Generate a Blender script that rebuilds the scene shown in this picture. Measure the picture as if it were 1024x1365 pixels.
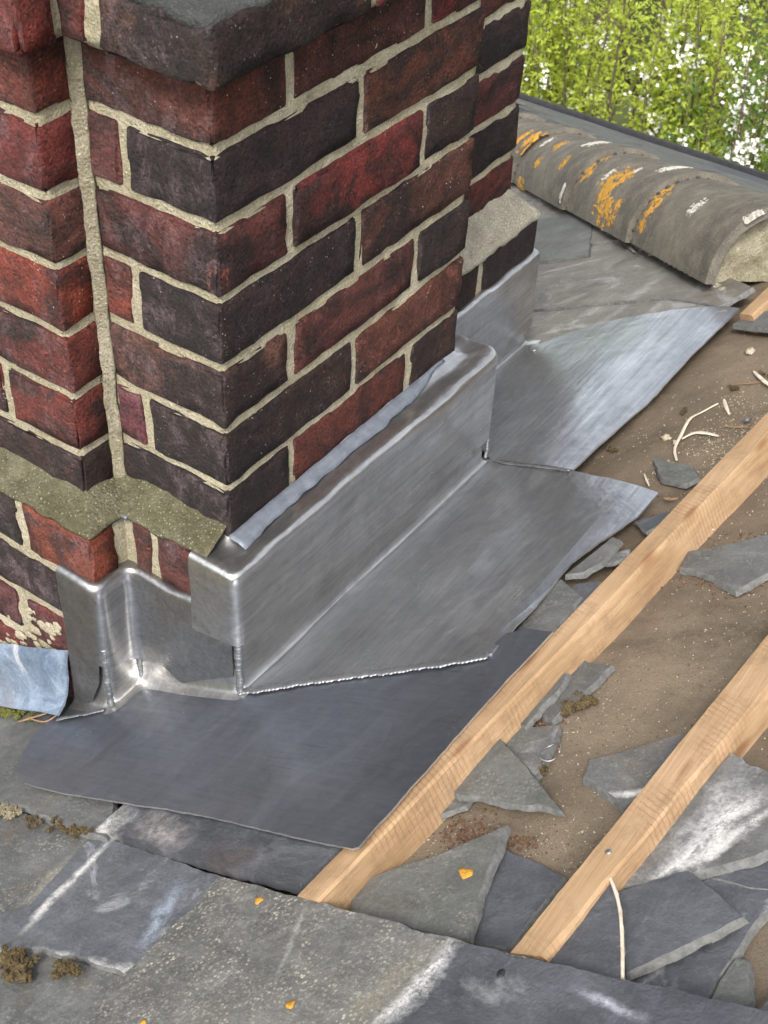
import bpy, bmesh, math, random
from mathutils import Vector, Matrix, noise
from mathutils.geometry import delaunay_2d_cdt
random.seed(7)
for o in list(bpy.data.objects): bpy.data.objects.remove(o)
SC = bpy.context.scene
COL = SC.collection
V = Vector
# ------------------------------------------------------------------ camera
CAM = V((.72604, -.82096, .55791))
F, W, H = 1870.4, 1024., 1365.
RX = V((.81805, .57385, .03862)); RY = V((-.40236, .52303, .75137)); RZ = V((.41097, -.63019, .65876))
cd = bpy.data.cameras.new('camera'); cam = bpy.data.objects.new('camera', cd); COL.objects.link(cam)
cam.matrix_world = Matrix(((RX.x, RY.x, RZ.x, CAM.x), (RX.y, RY.y, RZ.y, CAM.y), (RX.z, RY.z, RZ.z, CAM.z), (0, 0, 0, 1)))
cd.sensor_fit = 'VERTICAL'; cd.sensor_height = 36; cd.lens = F / H * 36; cd.clip_start = .01; cd.clip_end = 500
SC.camera = cam
cd.dof.use_dof = True; cd.dof.focus_distance = 1.35; cd.dof.aperture_fstop = 26
# ------------------------------------------------------------------ light
wd = bpy.data.worlds.new('World'); SC.world = wd; wd.use_nodes = True
nt = wd.node_tree; nt.nodes.clear()
sky = nt.nodes.new('ShaderNodeTexSky'); sky.sky_type = 'NISHITA'; sky.sun_disc = False
SUN_EL, SUN_AZ = math.radians(50), math.radians(158)      # azimuth clockwise from +Y
sky.sun_elevation = SUN_EL; sky.sun_rotation = SUN_AZ; sky.air_density = 1; sky.dust_density = 4; sky.ozone_density = 1
hs = nt.nodes.new('ShaderNodeHueSaturation'); hs.inputs['Saturation'].default_value = .32
bg = nt.nodes.new('ShaderNodeBackground'); bg.inputs['Strength'].default_value = .15
wo = nt.nodes.new('ShaderNodeOutputWorld')
nt.links.new(sky.outputs[0], hs.inputs['Color']); nt.links.new(hs.outputs[0], bg.inputs[0]); nt.links.new(bg.outputs[0], wo.inputs[0])
sd = bpy.data.lights.new('sun', 'SUN'); sd.energy = 1.4; sd.angle = math.radians(14); sd.color = (1, .95, .88)
sun = bpy.data.objects.new('sun', sd); COL.objects.link(sun)
sdir = V((math.sin(SUN_AZ) * math.cos(SUN_EL), math.cos(SUN_AZ) * math.cos(SUN_EL), math.sin(SUN_EL)))
sun.rotation_euler = sdir.to_track_quat('Z', 'Y').to_euler(); sun.location = (0, 0, 5)
SC.view_settings.view_transform = 'Standard'; SC.view_settings.look = 'None'
SC.view_settings.exposure = 1.4; SC.view_settings.gamma = 1; SC.view_settings.use_curve_mapping = False
SC.render.engine = 'CYCLES'; SC.render.resolution_x = 768; SC.render.resolution_y = 1024

# ------------------------------------------------------------------ measuring: a sight line from the surveyed camera meets a real plane
M = .53                                   # roof pitch, rise per metre of X (X runs up the slope, Y along the battens)
Z0 = -.6492
E1 = V((1, 0, M)).normalized(); E2 = V((0, 1, 0)); NN = E1.cross(E2); O0 = V((0, 0, Z0))
def ray(x, y): return RX * ((x - 512) / F) + RY * (-(y - 682.5) / F) - RZ
def hit(x, y, n, p):
    r = ray(x, y); return CAM + r * ((p - CAM).dot(n) / r.dot(n))
def on_roof(x, y, h=0.): return hit(x, y, NN, O0 + NN * h)
def on_u(x, y, u): return hit(x, y, V((1, 0, 0)), V((u, 0, 0)))
def on_v(x, y, v): return hit(x, y, V((0, 1, 0)), V((0, v, 0)))
def ab(p): q = p - O0; return (q.dot(E1), q.y)
def rp(x, y, h=0.): return ab(on_roof(x, y, h))
def W_(a, b, h): return O0 + E1 * a + E2 * b + NN * h
def nz(p, s=1., k=0): return noise.noise(V((p[0] * s + k * 7.31, p[1] * s - k * 3.7, p[2] * s + k * 1.9)))
def nz2(a, b, s=1., k=0): return noise.noise(V((a * s + k * 5.3, b * s - k * 2.1, k * 3.77)))

# ------------------------------------------------------------------ materials
class NT:
    def __init__(s, name):
        s.m = bpy.data.materials.new(name); s.m.use_nodes = True; s.t = s.m.node_tree
        s.b = s.t.nodes['Principled BSDF']; s.out = s.t.nodes['Material Output']
        s.tc = s.t.nodes.new('ShaderNodeTexCoord')
    def n(s, kind, **kw):
        x = s.t.nodes.new(kind)
        for k, v in kw.items(): setattr(x, k, v)
        return x
    def put(s, sock, v):
        if isinstance(v, bpy.types.NodeSocket): s.t.links.new(v, sock)
        elif isinstance(v, (tuple, list)) and len(v) == 3 and sock.type == 'RGBA': sock.default_value = (*v, 1)
        else: sock.default_value = v
    def co(s, scale=(1, 1, 1), rot=(0, 0, 0), rnd=False, off=None):
        mp = s.n('ShaderNodeMapping'); s.put(mp.inputs['Vector'], s.tc.outputs['Object'])
        mp.inputs['Scale'].default_value = scale; mp.inputs['Rotation'].default_value = rot
        if off: mp.inputs['Location'].default_value = off
        if rnd:
            oi = s.n('ShaderNodeObjectInfo'); ml = s.n('ShaderNodeMath', operation='MULTIPLY'); s.put(ml.inputs[0], oi.outputs['Random']); ml.inputs[1].default_value = 37.
            va = s.n('ShaderNodeVectorMath', operation='ADD'); s.put(va.inputs[0], mp.outputs[0]); s.put(va.inputs[1], ml.outputs[0]); return va.outputs[0]
        return mp.outputs[0]
    def noise(s, co, scale, detail=6, rough=.6, dist=0., out='Fac'):
        x = s.n('ShaderNodeTexNoise'); s.put(x.inputs['Vector'], co); x.inputs['Scale'].default_value = scale
        x.inputs['Detail'].default_value = detail; x.inputs['Roughness'].default_value = rough; x.inputs['Distortion'].default_value = dist
        return x.outputs[out]
    def vor(s, co, scale, feature='F1'):
        x = s.n('ShaderNodeTexVoronoi', feature=feature); s.put(x.inputs['Vector'], co); x.inputs['Scale'].default_value = scale
        return x.outputs['Distance']
    def rng(s, v, a, b, c=0., d=1.):
        x = s.n('ShaderNodeMapRange'); s.put(x.inputs[0], v); x.inputs[1].default_value = a; x.inputs[2].default_value = b
        x.inputs[3].default_value = c; x.inputs[4].default_value = d; return x.outputs[0]
    def mix(s, f, a, b, mode='MIX'):
        x = s.n('ShaderNodeMix', data_type='RGBA', blend_type=mode); s.put(x.inputs[0], f); s.put(x.inputs[6], a); s.put(x.inputs[7], b); return x.outputs[2]
    def math(s, op, a, b):
        x = s.n('ShaderNodeMath', operation=op); s.put(x.inputs[0], a); s.put(x.inputs[1], b); return x.outputs[0]
    def bump(s, h, dist, strength=1., nrm=None):
        x = s.n('ShaderNodeBump'); s.put(x.inputs['Height'], h); x.inputs['Distance'].default_value = dist; x.inputs['Strength'].default_value = strength
        if nrm: s.put(x.inputs['Normal'], nrm)
        return x.outputs[0]
    def set(s, **kw):
        for k, v in kw.items(): s.put(s.b.inputs[k.replace('_', ' ')], v)
        return s.m

def m_brick():
    s = NT('brick_clay'); oi = s.n('ShaderNodeObjectInfo'); c = s.co(rnd=True); at = s.n('ShaderNodeAttribute', attribute_name='burn')
    big = s.noise(s.co((1, 1, 1.5), rnd=True), 10, 8, .72, 1.); mid = s.noise(c, 60, 7, .75, .4); fine = s.noise(c, 330, 5, .8)
    soot = s.math('ADD', s.rng(big, .41, .6, -.1, 1.1), s.math('MULTIPLY', s.math('SUBTRACT', oi.outputs['Alpha'], .5), .95))
    soot = s.math('MULTIPLY', soot, s.rng(mid, .3, .62, .45, 1.1)); soot = s.rng(s.math('ADD', soot, s.math('MULTIPLY', at.outputs['Fac'], 1.2)), .12, .9)
    hot = s.mix(1, oi.outputs['Color'], (1.55, 1.35, 1.28), 'MULTIPLY'); col = s.mix(s.rng(mid, .32, .7), s.mix(.5, oi.outputs['Color'], (0, 0, 0)), hot)
    col = s.mix(s.math('MULTIPLY', soot, .9), col, s.mix(s.rng(mid, .35, .7), (.007, .006, .0065), (.026, .018, .017)))
    fl = s.noise(c, 21, 8, .78, .9); col = s.mix(s.math('MULTIPLY', s.rng(fl, .62, .7), .8), col, s.mix(s.rng(fine, .35, .65), (.13, .03, .018), (.42, .1, .055)))
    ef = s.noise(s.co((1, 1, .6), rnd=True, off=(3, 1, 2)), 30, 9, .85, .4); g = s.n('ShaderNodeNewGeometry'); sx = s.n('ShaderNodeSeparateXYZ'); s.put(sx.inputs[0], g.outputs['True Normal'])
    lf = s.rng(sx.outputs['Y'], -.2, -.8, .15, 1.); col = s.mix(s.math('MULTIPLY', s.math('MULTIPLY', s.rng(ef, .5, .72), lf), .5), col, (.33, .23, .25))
    e2 = s.noise(s.co((1, 1, 1), rnd=True, off=(8, 1, 5)), 90, 8, .85, 1.2); col = s.mix(s.math('MULTIPLY', s.math('MULTIPLY', s.rng(e2, .62, .66), s.rng(ef, .48, .6)), .7), col, (.5, .45, .46))
    sp = s.vor(c, 210); spm = s.math('MULTIPLY', s.rng(sp, .2, .12), s.rng(s.noise(c, 60, 3), .54, .64)); col = s.mix(s.math('MULTIPLY', spm, s.math('POWER', oi.outputs['Random'], 1.5)), col, (.55, .53, .5))
    col = s.mix(s.rng(fine, .3, .72), s.mix(.8, col, (0, 0, 0)), s.mix(.022, s.mix(1, col, (1.6, 1.6, 1.6), 'MULTIPLY'), (.5, .4, .36)))
    pit = s.rng(s.vor(c, 150), .0, .4); h = s.math('ADD', s.math('MULTIPLY', fine, .8), s.math('ADD', s.math('MULTIPLY', mid, 1.8), s.math('MULTIPLY', pit, .5)))
    return s.set(Base_Color=col, Roughness=s.rng(mid, .3, .7, .5, .9), Specular_IOR_Level=s.rng(sx.outputs['Y'], -.2, -.8, .14, .38), Normal=s.bump(h, .0042, 1.))
def m_mortar(name, a, b, g=None, gf=.5, grain=.6):
    s = NT(name); c = s.co(); big = s.noise(c, 18, 6, .7); fine = s.noise(c, 420, 4, .85); mid = s.noise(c, 90, 6, .75)
    col = s.mix(s.rng(big, .35, .65), a, b)
    if g: col = s.mix(s.math('MULTIPLY', s.rng(s.noise(c, 14, 8, .8, .5), .42, .6), gf), col, g)
    col = s.mix(s.rng(s.noise(c, 34, 7, .8, .6), .57, .72, 0, .7), col, (.07, .062, .052))
    v = s.vor(c, 300); v2 = s.vor(s.co(off=(3, 7, 1)), 230); col = s.mix(s.rng(v, .25, .1, 0, grain), col, (.05, .043, .032)); col = s.mix(s.math('MULTIPLY', s.rng(v2, .3, .16, 0, grain), s.rng(mid, .4, .6)), col, tuple(min(.85, q * 1.7 + .05) for q in b))
    col = s.mix(s.rng(fine, .25, .6, .55, 0), col, (.03, .03, .022))
    h = s.math('ADD', s.math('MULTIPLY', mid, 1.8), s.math('ADD', fine, s.math('MULTIPLY', v, .6)))
    return s.set(Base_Color=col, Roughness=.95, Specular_IOR_Level=.15, Normal=s.bump(h, .0042, 1.))
def m_lead(name, dark, light, r0=.26, r1=.48, streak=(160, 5, 160), rot=(0, 0, 0), wav=.0008, metal=.95):
    s = NT(name); c = s.co(streak, rot); st = s.noise(c, 1, 5, .65); st2 = s.noise(s.co(tuple(q * 3 for q in streak), rot), 1, 3, .6)
    o = s.co(); big = s.noise(o, 9, 4, .55, .8); sm = s.noise(o, 38, 4, .55, 1.2); sc = s.noise(s.co((330, 9, 330), (.3, .5, .95), off=(1, 2, 3)), 1, 4, .7, 2.4)
    col = s.mix(s.rng(s.math('ADD', s.math('MULTIPLY', st, .42), s.math('ADD', s.math('MULTIPLY', big, .36), s.math('MULTIPLY', s.noise(o, 70, 6, .75, .5), .22))), .38, .62), dark, light)
    col = s.mix(s.rng(st2, .62, .72, 0, .35), col, tuple(q * .45 for q in dark))
    col = s.mix(s.rng(sc, .7, .76, 0, .38), col, (.75, .76, .78))
    sme = s.noise(s.co((16, 6, 16), (0, .3, .6)), 1, 7, .75, 1.6); col = s.mix(s.rng(sme, .52, .72, 0, .45), col, tuple(min(.8, q * 1.35) for q in light)); col = s.mix(s.rng(sme, .48, .3, 0, .4), col, tuple(q * .6 for q in dark))
    sp = s.vor(o, 160); col = s.mix(s.math('MULTIPLY', s.rng(sp, .12, .06), s.rng(s.noise(o, 21, 2), .58, .66)), col, (.75, .75, .75))
    rr = s.rng(s.math('ADD', s.math('MULTIPLY', st, .5), s.math('MULTIPLY', big, .5)), .35, .65, r1, r0)
    n1 = s.bump(s.math('ADD', big, s.math('MULTIPLY', sm, .12)), wav * 6, .55); n2 = s.bump(s.math('ADD', st, s.math('MULTIPLY', st2, .4)), .0003, .45, n1)
    return s.set(Base_Color=col, Metallic=metal, Roughness=rr, Normal=n2)
def m_slate(name, a, b, lich=.0, stain=.0, rust=0., wet=.55, bands=()):
    s = NT(name); c = s.co(rnd=True); big = s.noise(c, 7, 6, .65, .7); mid = s.noise(c, 45, 7, .7, .3); fine = s.noise(c, 300, 4, .75)
    st = s.noise(s.co((8, 60, 8), (0, 0, .5), rnd=True), 1, 5, .65)
    col = s.mix(s.rng(s.math('ADD', s.math('MULTIPLY', big, .7), s.math('MULTIPLY', mid, .3)), .36, .64), a, b)
    col = s.mix(s.rng(st, .5, .8, 0, .35), col, tuple(q * 1.8 for q in b)); pa = s.noise(c, 19, 8, .8, .7); col = s.mix(s.rng(pa, .5, .7, 0, .55), col, tuple(q * 1.75 for q in b)); col = s.mix(s.rng(pa, .5, .32, 0, .5), col, tuple(q * .55 for q in a))
    if rust: col = s.mix(s.rng(s.noise(c, 12, 5, .7), .55, .72, 0, rust), col, (.16, .1, .055))
    if stain: col = s.mix(s.math('MULTIPLY', s.rng(s.noise(c, 8, 8, .7, 1.2), .56, .68), stain), col, (.52, .52, .53))
    for (x0, y0, x1, y1, w, k, tint) in bands: col = s.mix(world_band(s, on_roof(x0, y0), on_roof(x1, y1), w, k), col, tint)
    if lich:
        l = s.math('MULTIPLY', s.rng(s.vor(c, 230), .4, .2), s.rng(s.noise(c, 30, 5, .7), .46, .62)); col = s.mix(s.math('MULTIPLY', l, lich), col, (.4, .39, .3))
        l2 = s.math('MULTIPLY', s.rng(s.noise(c, 260, 4, .8), .53, .62), s.rng(s.noise(c, 17, 6, .75), .4, .62)); col = s.mix(s.math('MULTIPLY', l2, lich * .8), col, (.34, .33, .28))
    col = s.mix(s.rng(fine, .25, .75, .4, 0), col, (.015, .015, .016))
    h = s.math('ADD', s.math('MULTIPLY', mid, 1.), s.math('ADD', s.math('MULTIPLY', fine, .35), s.math('MULTIPLY', st, .5)))
    return s.set(Base_Color=col, Roughness=s.rng(big, .3, .7, wet - .1, wet + .15), Specular_IOR_Level=.5, Normal=s.bump(h, .0024, .85))
def world_band(s, p0, p1, w, k=1., end=.02):
    """mask of a ragged salt line that dried on the slate between two points"""
    g = s.n('ShaderNodeNewGeometry'); A, B = V(p0), V(p1); t = (B - A).normalized(); nn = NN.cross(t)
    def dot(v, off):
        x = s.n('ShaderNodeVectorMath', operation='DOT_PRODUCT'); s.put(x.inputs[0], g.outputs['Position']); x.inputs[1].default_value = v; return s.math('SUBTRACT', x.outputs['Value'], off)
    c = s.co(); n1 = s.noise(c, 34, 7, .75, .5); n2 = s.noise(c, 9, 4, .6)
    d = s.math('ADD', dot(nn, A.dot(nn)), s.math('ADD', s.rng(n1, 0, 1, -w * 1.1, w * 1.1), s.rng(n2, 0, 1, -w * 1.6, w * 1.6)))
    d = s.math('ABSOLUTE', d, 0); m = s.rng(d, w, w * .1); L = (B - A).length; l = dot(t, A.dot(t))
    m = s.math('MULTIPLY', m, s.math('MULTIPLY', s.rng(l, -end, end), s.rng(l, L + end, L - end)))
    return s.math('MULTIPLY', s.math('MULTIPLY', m, k), s.math('MULTIPLY', s.rng(s.noise(c, 75, 6, .85), .4, .54, .2, 1), s.rng(s.noise(c, 330, 3, .8), .3, .55, .55, 1)))
def m_plain(name, a, b, scale=60, rough=.8, bump=.001, metal=0., spec=.3):
    s = NT(name); c = s.co(rnd=True); n = s.noise(c, scale, 6, .7)
    return s.set(Base_Color=s.mix(s.rng(n, .3, .7), a, b), Roughness=rough, Metallic=metal, Specular_IOR_Level=spec, Normal=s.bump(n, bump, .8))
def m_wood():
    s = NT('sawn_softwood'); ob = s.co()      # battens lie along local Y
    g = s.noise(s.co((90, 3.2, 120), rnd=True), 1, 6, .65, .4); g2 = s.noise(s.co((420, 9, 420), rnd=True), 1, 4, .7); big = s.noise(s.co((1, 1, 1), rnd=True), 7, 4, .6)
    col = s.mix(s.rng(g, .3, .68), (.215, .13, .066), (.345, .235, .132)); col = s.mix(s.rng(g2, .5, .75, 0, .35), col, (.2, .115, .06))
    col = s.mix(s.rng(big, .45, .7, 0, .45), col, (.5, .35, .22))
    w = s.n('ShaderNodeTexWave', wave_type='BANDS', bands_direction='DIAGONAL'); s.put(w.inputs['Vector'], s.co((.7, 1, .3), (0, 0, -.25), rnd=True)); w.inputs['Scale'].default_value = 78; w.inputs['Distortion'].default_value = 2.2; w.inputs['Detail'].default_value = 3; w.inputs['Detail Scale'].default_value = 3.
    saw = s.math('MULTIPLY', s.rng(w.outputs['Fac'], .66, .92), s.rng(s.noise(s.co((1, 1, 1), rnd=True, off=(4, 2, 1)), 11, 3), .47, .6)); col = s.mix(s.math('MULTIPLY', saw, .38), col, (.2, .105, .05))
    kn = s.vor(s.co((30, 9, 30), rnd=True), 1.); col = s.mix(s.rng(kn, .2, .08, 0, .7), col, (.16, .07, .03))
    dirt = s.noise(s.co((1, 1, 1), rnd=True), 24, 7, .75); col = s.mix(s.rng(dirt, .5, .7, 0, .55), col, (.16, .1, .06))
    return s.set(Base_Color=col, Roughness=.75, Specular_IOR_Level=.25, Normal=s.bump(s.math('ADD', g2, s.math('SUBTRACT', g, s.math('MULTIPLY', saw, .25))), .0011, .8))
def m_felt():
    s = NT('dusty_underlay'); c = s.co(); big = s.noise(c, 4, 5, .6, .6); mid = s.noise(c, 22, 7, .72, .5); fine = s.noise(c, 520, 4, .8); gr = s.noise(c, 150, 5, .8)
    col = s.mix(s.rng(s.math('ADD', s.math('MULTIPLY', big, .6), s.math('MULTIPLY', mid, .4)), .38, .62), (.095, .074, .053), (.175, .139, .1))
    col = s.mix(s.rng(s.noise(s.co((6, 22, 6), (0, 0, .3)), 1, 6, .7, .5), .56, .72, 0, .5), col, (.09, .068, .048))
    col = s.mix(s.rng(gr, .58, .74, 0, .25), col, (.3, .25, .18)); col = s.mix(s.rng(fine, .28, .5, .6, 0), col, (.035, .026, .018))
    for (x0, y0, x1, y1, w, k) in ((790, 815, 1040, 800, .03, .6), (730, 615, 930, 520, .03, .5), (780, 640, 960, 610, .02, .45), (600, 1085, 760, 1130, .02, .5), (820, 700, 1010, 600, .012, .5), (900, 890, 1010, 790, .02, .4)): col = s.mix(world_band(s, on_roof(x0, y0), on_roof(x1, y1), w, k, .05), col, (.055, .042, .03))
    h = s.math('ADD', fine, s.math('ADD', s.math('MULTIPLY', gr, 1.3), s.math('MULTIPLY', mid, 2.)))
    return s.set(Base_Color=col, Roughness=.95, Specular_IOR_Level=.1, Normal=s.bump(h, .0014, .7))
def m_tile():
    s = NT('weathered_concrete_tile'); c = s.co(); mid = s.noise(c, 30, 6, .7); fine = s.noise(c, 520, 4, .85); big = s.noise(c, 6, 4, .6)
    col = s.mix(s.rng(big, .35, .65), (.066, .061, .053), (.128, .117, .097)); col = s.mix(s.rng(mid, .45, .7, 0, .5), col, (.23, .205, .16))
    col = s.mix(s.rng(fine, .5, .72, 0, .6), col, (.34, .3, .22)); col = s.mix(s.rng(fine, .2, .45, .6, 0), col, (.035, .03, .026))
    h = s.math('ADD', fine, mid)
    return s.set(Base_Color=col, Roughness=.92, Specular_IOR_Level=.2, Normal=s.bump(h, .002, .9))
def m_leaf(name, a, b, tr=.35):
    s = NT(name); c = s.co(rnd=True); n = s.noise(c, 9, 3, .6); n2 = s.noise(c, 60, 2)
    col = s.mix(s.rng(s.math('ADD', s.math('MULTIPLY', n, .5), s.math('MULTIPLY', n2, .5)), .35, .65), a, b)
    s.set(Base_Color=col, Roughness=.5, Specular_IOR_Level=.35)
    t = s.n('ShaderNodeBsdfTranslucent'); s.put(t.inputs[0], s.mix(.3, col, (.3, .4, .03))); mx = s.n('ShaderNodeMixShader'); mx.inputs[0].default_value = tr
    s.t.links.new(s.b.outputs[0], mx.inputs[1]); s.t.links.new(t.outputs[0], mx.inputs[2]); s.t.links.new(mx.outputs[0], s.out.inputs[0]); return s.m
MB = m_brick()
MM = m_mortar('lime_mortar', (.48, .42, .29), (.68, .61, .45), (.36, .33, .19), .5, .5)
MMJ = m_mortar('dirty_mortar', (.36, .32, .225), (.55, .495, .37), (.25, .23, .12), .5, .6)
MF = m_mortar('mossy_mortar', (.13, .117, .07), (.235, .215, .14), (.075, .075, .03), .7, .95)
MFP = m_mortar('pale_mortar', (.33, .3, .23), (.5, .465, .37), None, .5, .8)
MCAP = m_mortar('grey_flaunching', (.065, .068, .066), (.1, .104, .098))
ML = m_lead('sheet_lead', (.29, .295, .31), (.54, .545, .55), .24, .46)
MLV = m_lead('sheet_lead_dressed', (.31, .305, .3), (.58, .57, .55), .24, .4, (190, 6, 190))
MLP = m_lead('sheet_lead_painted_shade', (.2, .2, .206), (.4, .395, .39), .26, .44, (190, 6, 190))  # darker copy of the dressed lead: view-dependent dimness put into the colour
MLD = m_lead('sheet_lead_dark_blue', (.185, .2, .232), (.285, .303, .342), .34, .5, (7, 110, 7), (0, 0, .12))  # lower gutter sheet: darker, bluer and rougher than the other sheets
MW = m_lead('lead_weld', (.2, .203, .21), (.38, .384, .39), .46, .58, (200, 200, 200))
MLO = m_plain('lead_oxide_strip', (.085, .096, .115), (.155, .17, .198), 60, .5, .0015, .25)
MS = m_slate('slate_grey', (0.0612, 0.0634, 0.0619), (0.1008, 0.1022, 0.0972), .25, 0, .25)
MSU = m_slate('slate_brown_grey', (.1, .092, .08), (.17, .156, .135), .25, .45, .3, .5, bands=((720, 360, 800, 340, .004, .9, (.4, .38, .34)), (690, 350, 760, 318, .004, .8, (.4, .38, .34)), (740, 470, 880, 365, .012, .6, (.34, .34, .33)), (720, 440, 860, 415, .008, .6, (.36, .34, .3))))
MSX = m_slate('slate_clean_half', (.042, .045, .053), (.074, .077, .087), .0, .25, .0, .5, bands=((604, 1256, 505, 1372, .02, 1., (.62, .61, .58)), (780, 1330, 840, 1352, .006, .8, (.5, .52, .56))))
MSTN = m_slate('slate_with_tan_margin', (.061, .063, .062), (.101, .102, .097), .45, .1, .3, .6, bands=((112, 1135, -30, 1275, .022, 1., (.2, .175, .125)), (90, 1130, -40, 1260, .012, .6, (.26, .24, .19))))
MSB = m_slate('slate_blue', (0.0420, 0.0448, 0.0532), (0.0735, 0.0770, 0.0868), .05, .1)
MSL = m_slate('slate_lichened', (.06, .0595, .055), (.115, .112, .102), .85, .2, .25, .7, bands=((600, 1256, 505, 1372, .012, 1., (.62, .61, .58)), (560, 1262, 460, 1372, .02, .6, (.2, .17, .12)), (400, 1215, 370, 1290, .004, .5, (.4, .4, .36))))
MSG = m_slate('slate_green_grey', (0.0703, 0.0725, 0.0651), (0.1110, 0.1125, 0.1021), .3, .1, .25)
MSS = m_slate('slate_stained', (0.0629, 0.0651, 0.0666), (0.1184, 0.1184, 0.1147), .2, .75, .3)
MST = m_slate('slate_bluish_stained', (0.0555, 0.0592, 0.0681), (0.0962, 0.1021, 0.1147), .1, .6, .15, .55, bands=((138, 1118, 35, 1222, .008, 1., (.62, .61, .58)), (20, 1262, 190, 1290, .012, .9, (.62, .61, .58)), (230, 1180, 190, 1250, .012, .7, (.36, .42, .52))))
MSQ = m_slate('slate_salt_streaked', (.075, .076, .075), (.12, .12, .115), .25, .35, .35, .6, bands=((850, 1140, 1000, 1035, .018, 1., (.62, .61, .58)), (880, 1100, 975, 1018, .02, .8, (.45, .45, .44)), (900, 1120, 1030, 1050, .008, 1., (.62, .61, .58)), (790, 1018, 900, 1003, .006, 1., (.62, .61, .58)), (690, 985, 720, 1020, .016, .9, (.62, .61, .58)), (785, 1040, 850, 1050, .005, .7, (.62, .61, .58))))
MSD = m_slate('slate_dark', (.035, .038, .045), (.06, .063, .07), .05, .1, .2, .45, bands=((160, 1080, 146, 1112, .03, 1., (.62, .61, .58)), (200, 1090, 240, 1120, .02, .7, (.4, .36, .34)), (290, 1130, 330, 1150, .025, .5, (.12, .085, .07))))
MSE = m_plain('slate_broken_edge', (.06, .062, .06), (.15, .15, .143), 150, .8, .002)
MLE = m_plain('lead_cut_edge', (.45, .45, .46), (.7, .7, .7), 200, .35, .0005, .9)
MSW = m_plain('slate_salt_crust', (.4, .4, .39), (.62, .61, .58), 130, .9)
MWD = m_wood(); MFE = m_felt(); MT = m_tile()
MLO1 = m_plain('orange_lichen', (.3, .15, .02), (.5, .27, .04), 160, .95, .003)
MLO2 = m_plain('white_lichen', (.3, .29, .25), (.52, .5, .44), 160, .95, .003)
MMO = m_plain('moss', (.035, .025, .012), (.13, .095, .045), 260, 1., .004)
MMP = m_plain('dry_moss', (.14, .115, .07), (.27, .235, .16), 260, 1., .004)
MMG = m_plain('green_moss', (.06, .062, .014), (.13, .135, .035), 160, 1., .004)
MSP = m_plain('bare_wood_splinter', (.36, .295, .215), (.6, .53, .43), 90, .8)
MTW = m_plain('brown_twig', (.13, .07, .035), (.27, .17, .1), 120, .9)
MNA = m_plain('nail_steel', (.2, .2, .2), (.4, .4, .4), 120, .4, .0005, .9)
MBL = m_slate('blue_white_coating', (.075, .11, .165), (.2, .25, .32), .25, .85, .35, .5)
MBK = m_plain('black_plastic', (.012, .012, .013), (.025, .025, .027), 60, .4)
MBA = m_plain('bark', (.05, .035, .022), (.12, .09, .06), 60, .95, .004)
MBS = m_plain('shoot_bark', (.06, .07, .02), (.14, .12, .05), 60, .9)
MGR = m_plain('garden_soil', (.03, .04, .012), (.07, .08, .025), 3, 1., .02)
MLF = m_leaf('leaf_lime', (.27, .35, .032), (.47, .52, .09), .5)
MLF2 = m_leaf('leaf_green', (.05, .1, .015), (.11, .18, .025), .35)
MBO = m_leaf('white_petal', (.78, .78, .74), (.85, .85, .82), .25)

# ------------------------------------------------------------------ object helpers
def org(o):
    p = V((0, 0, 0))
    while o: p += o.location; o = o.parent
    return p
def tag(o, label=None, cat=None, group=None, kind=None):
    if label: o['label'] = label
    if cat: o['category'] = cat
    if group: o['group'] = group
    if kind: o['kind'] = kind
    return o
def thing(name, loc, label, cat, group=None):
    o = bpy.data.objects.new(name, None); COL.objects.link(o); o.location = loc; o.empty_display_size = .05
    return tag(o, label, cat, group)
def obj(name, vs, fs, mat, parent=None, smooth=True, color=None, loc=None):
    me = bpy.data.meshes.new(name)
    b = org(parent) if parent else (V(loc) if loc is not None else sum((V(v) for v in vs), V()) / max(1, len(vs)))
    me.from_pydata([V(v) - b for v in vs], [], fs)
    mats = mat if isinstance(mat, list) else [mat]
    for m in mats: me.materials.append(m)
    if smooth: me.polygons.foreach_set('use_smooth', [True] * len(me.polygons))
    me.update(); o = bpy.data.objects.new(name, me); COL.objects.link(o)
    if parent: o.parent = parent
    else: o.location = b
    if color: o.color = color
    return o
def auto_smooth(o, ang=40):
    bm = bmesh.new(); bm.from_mesh(o.data); bmesh.ops.recalc_face_normals(bm, faces=bm.faces)
    for e in bm.edges:
        if len(e.link_faces) == 2 and e.calc_face_angle(0) > math.radians(ang): e.smooth = False
    bm.to_mesh(o.data); bm.free(); return o
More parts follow.
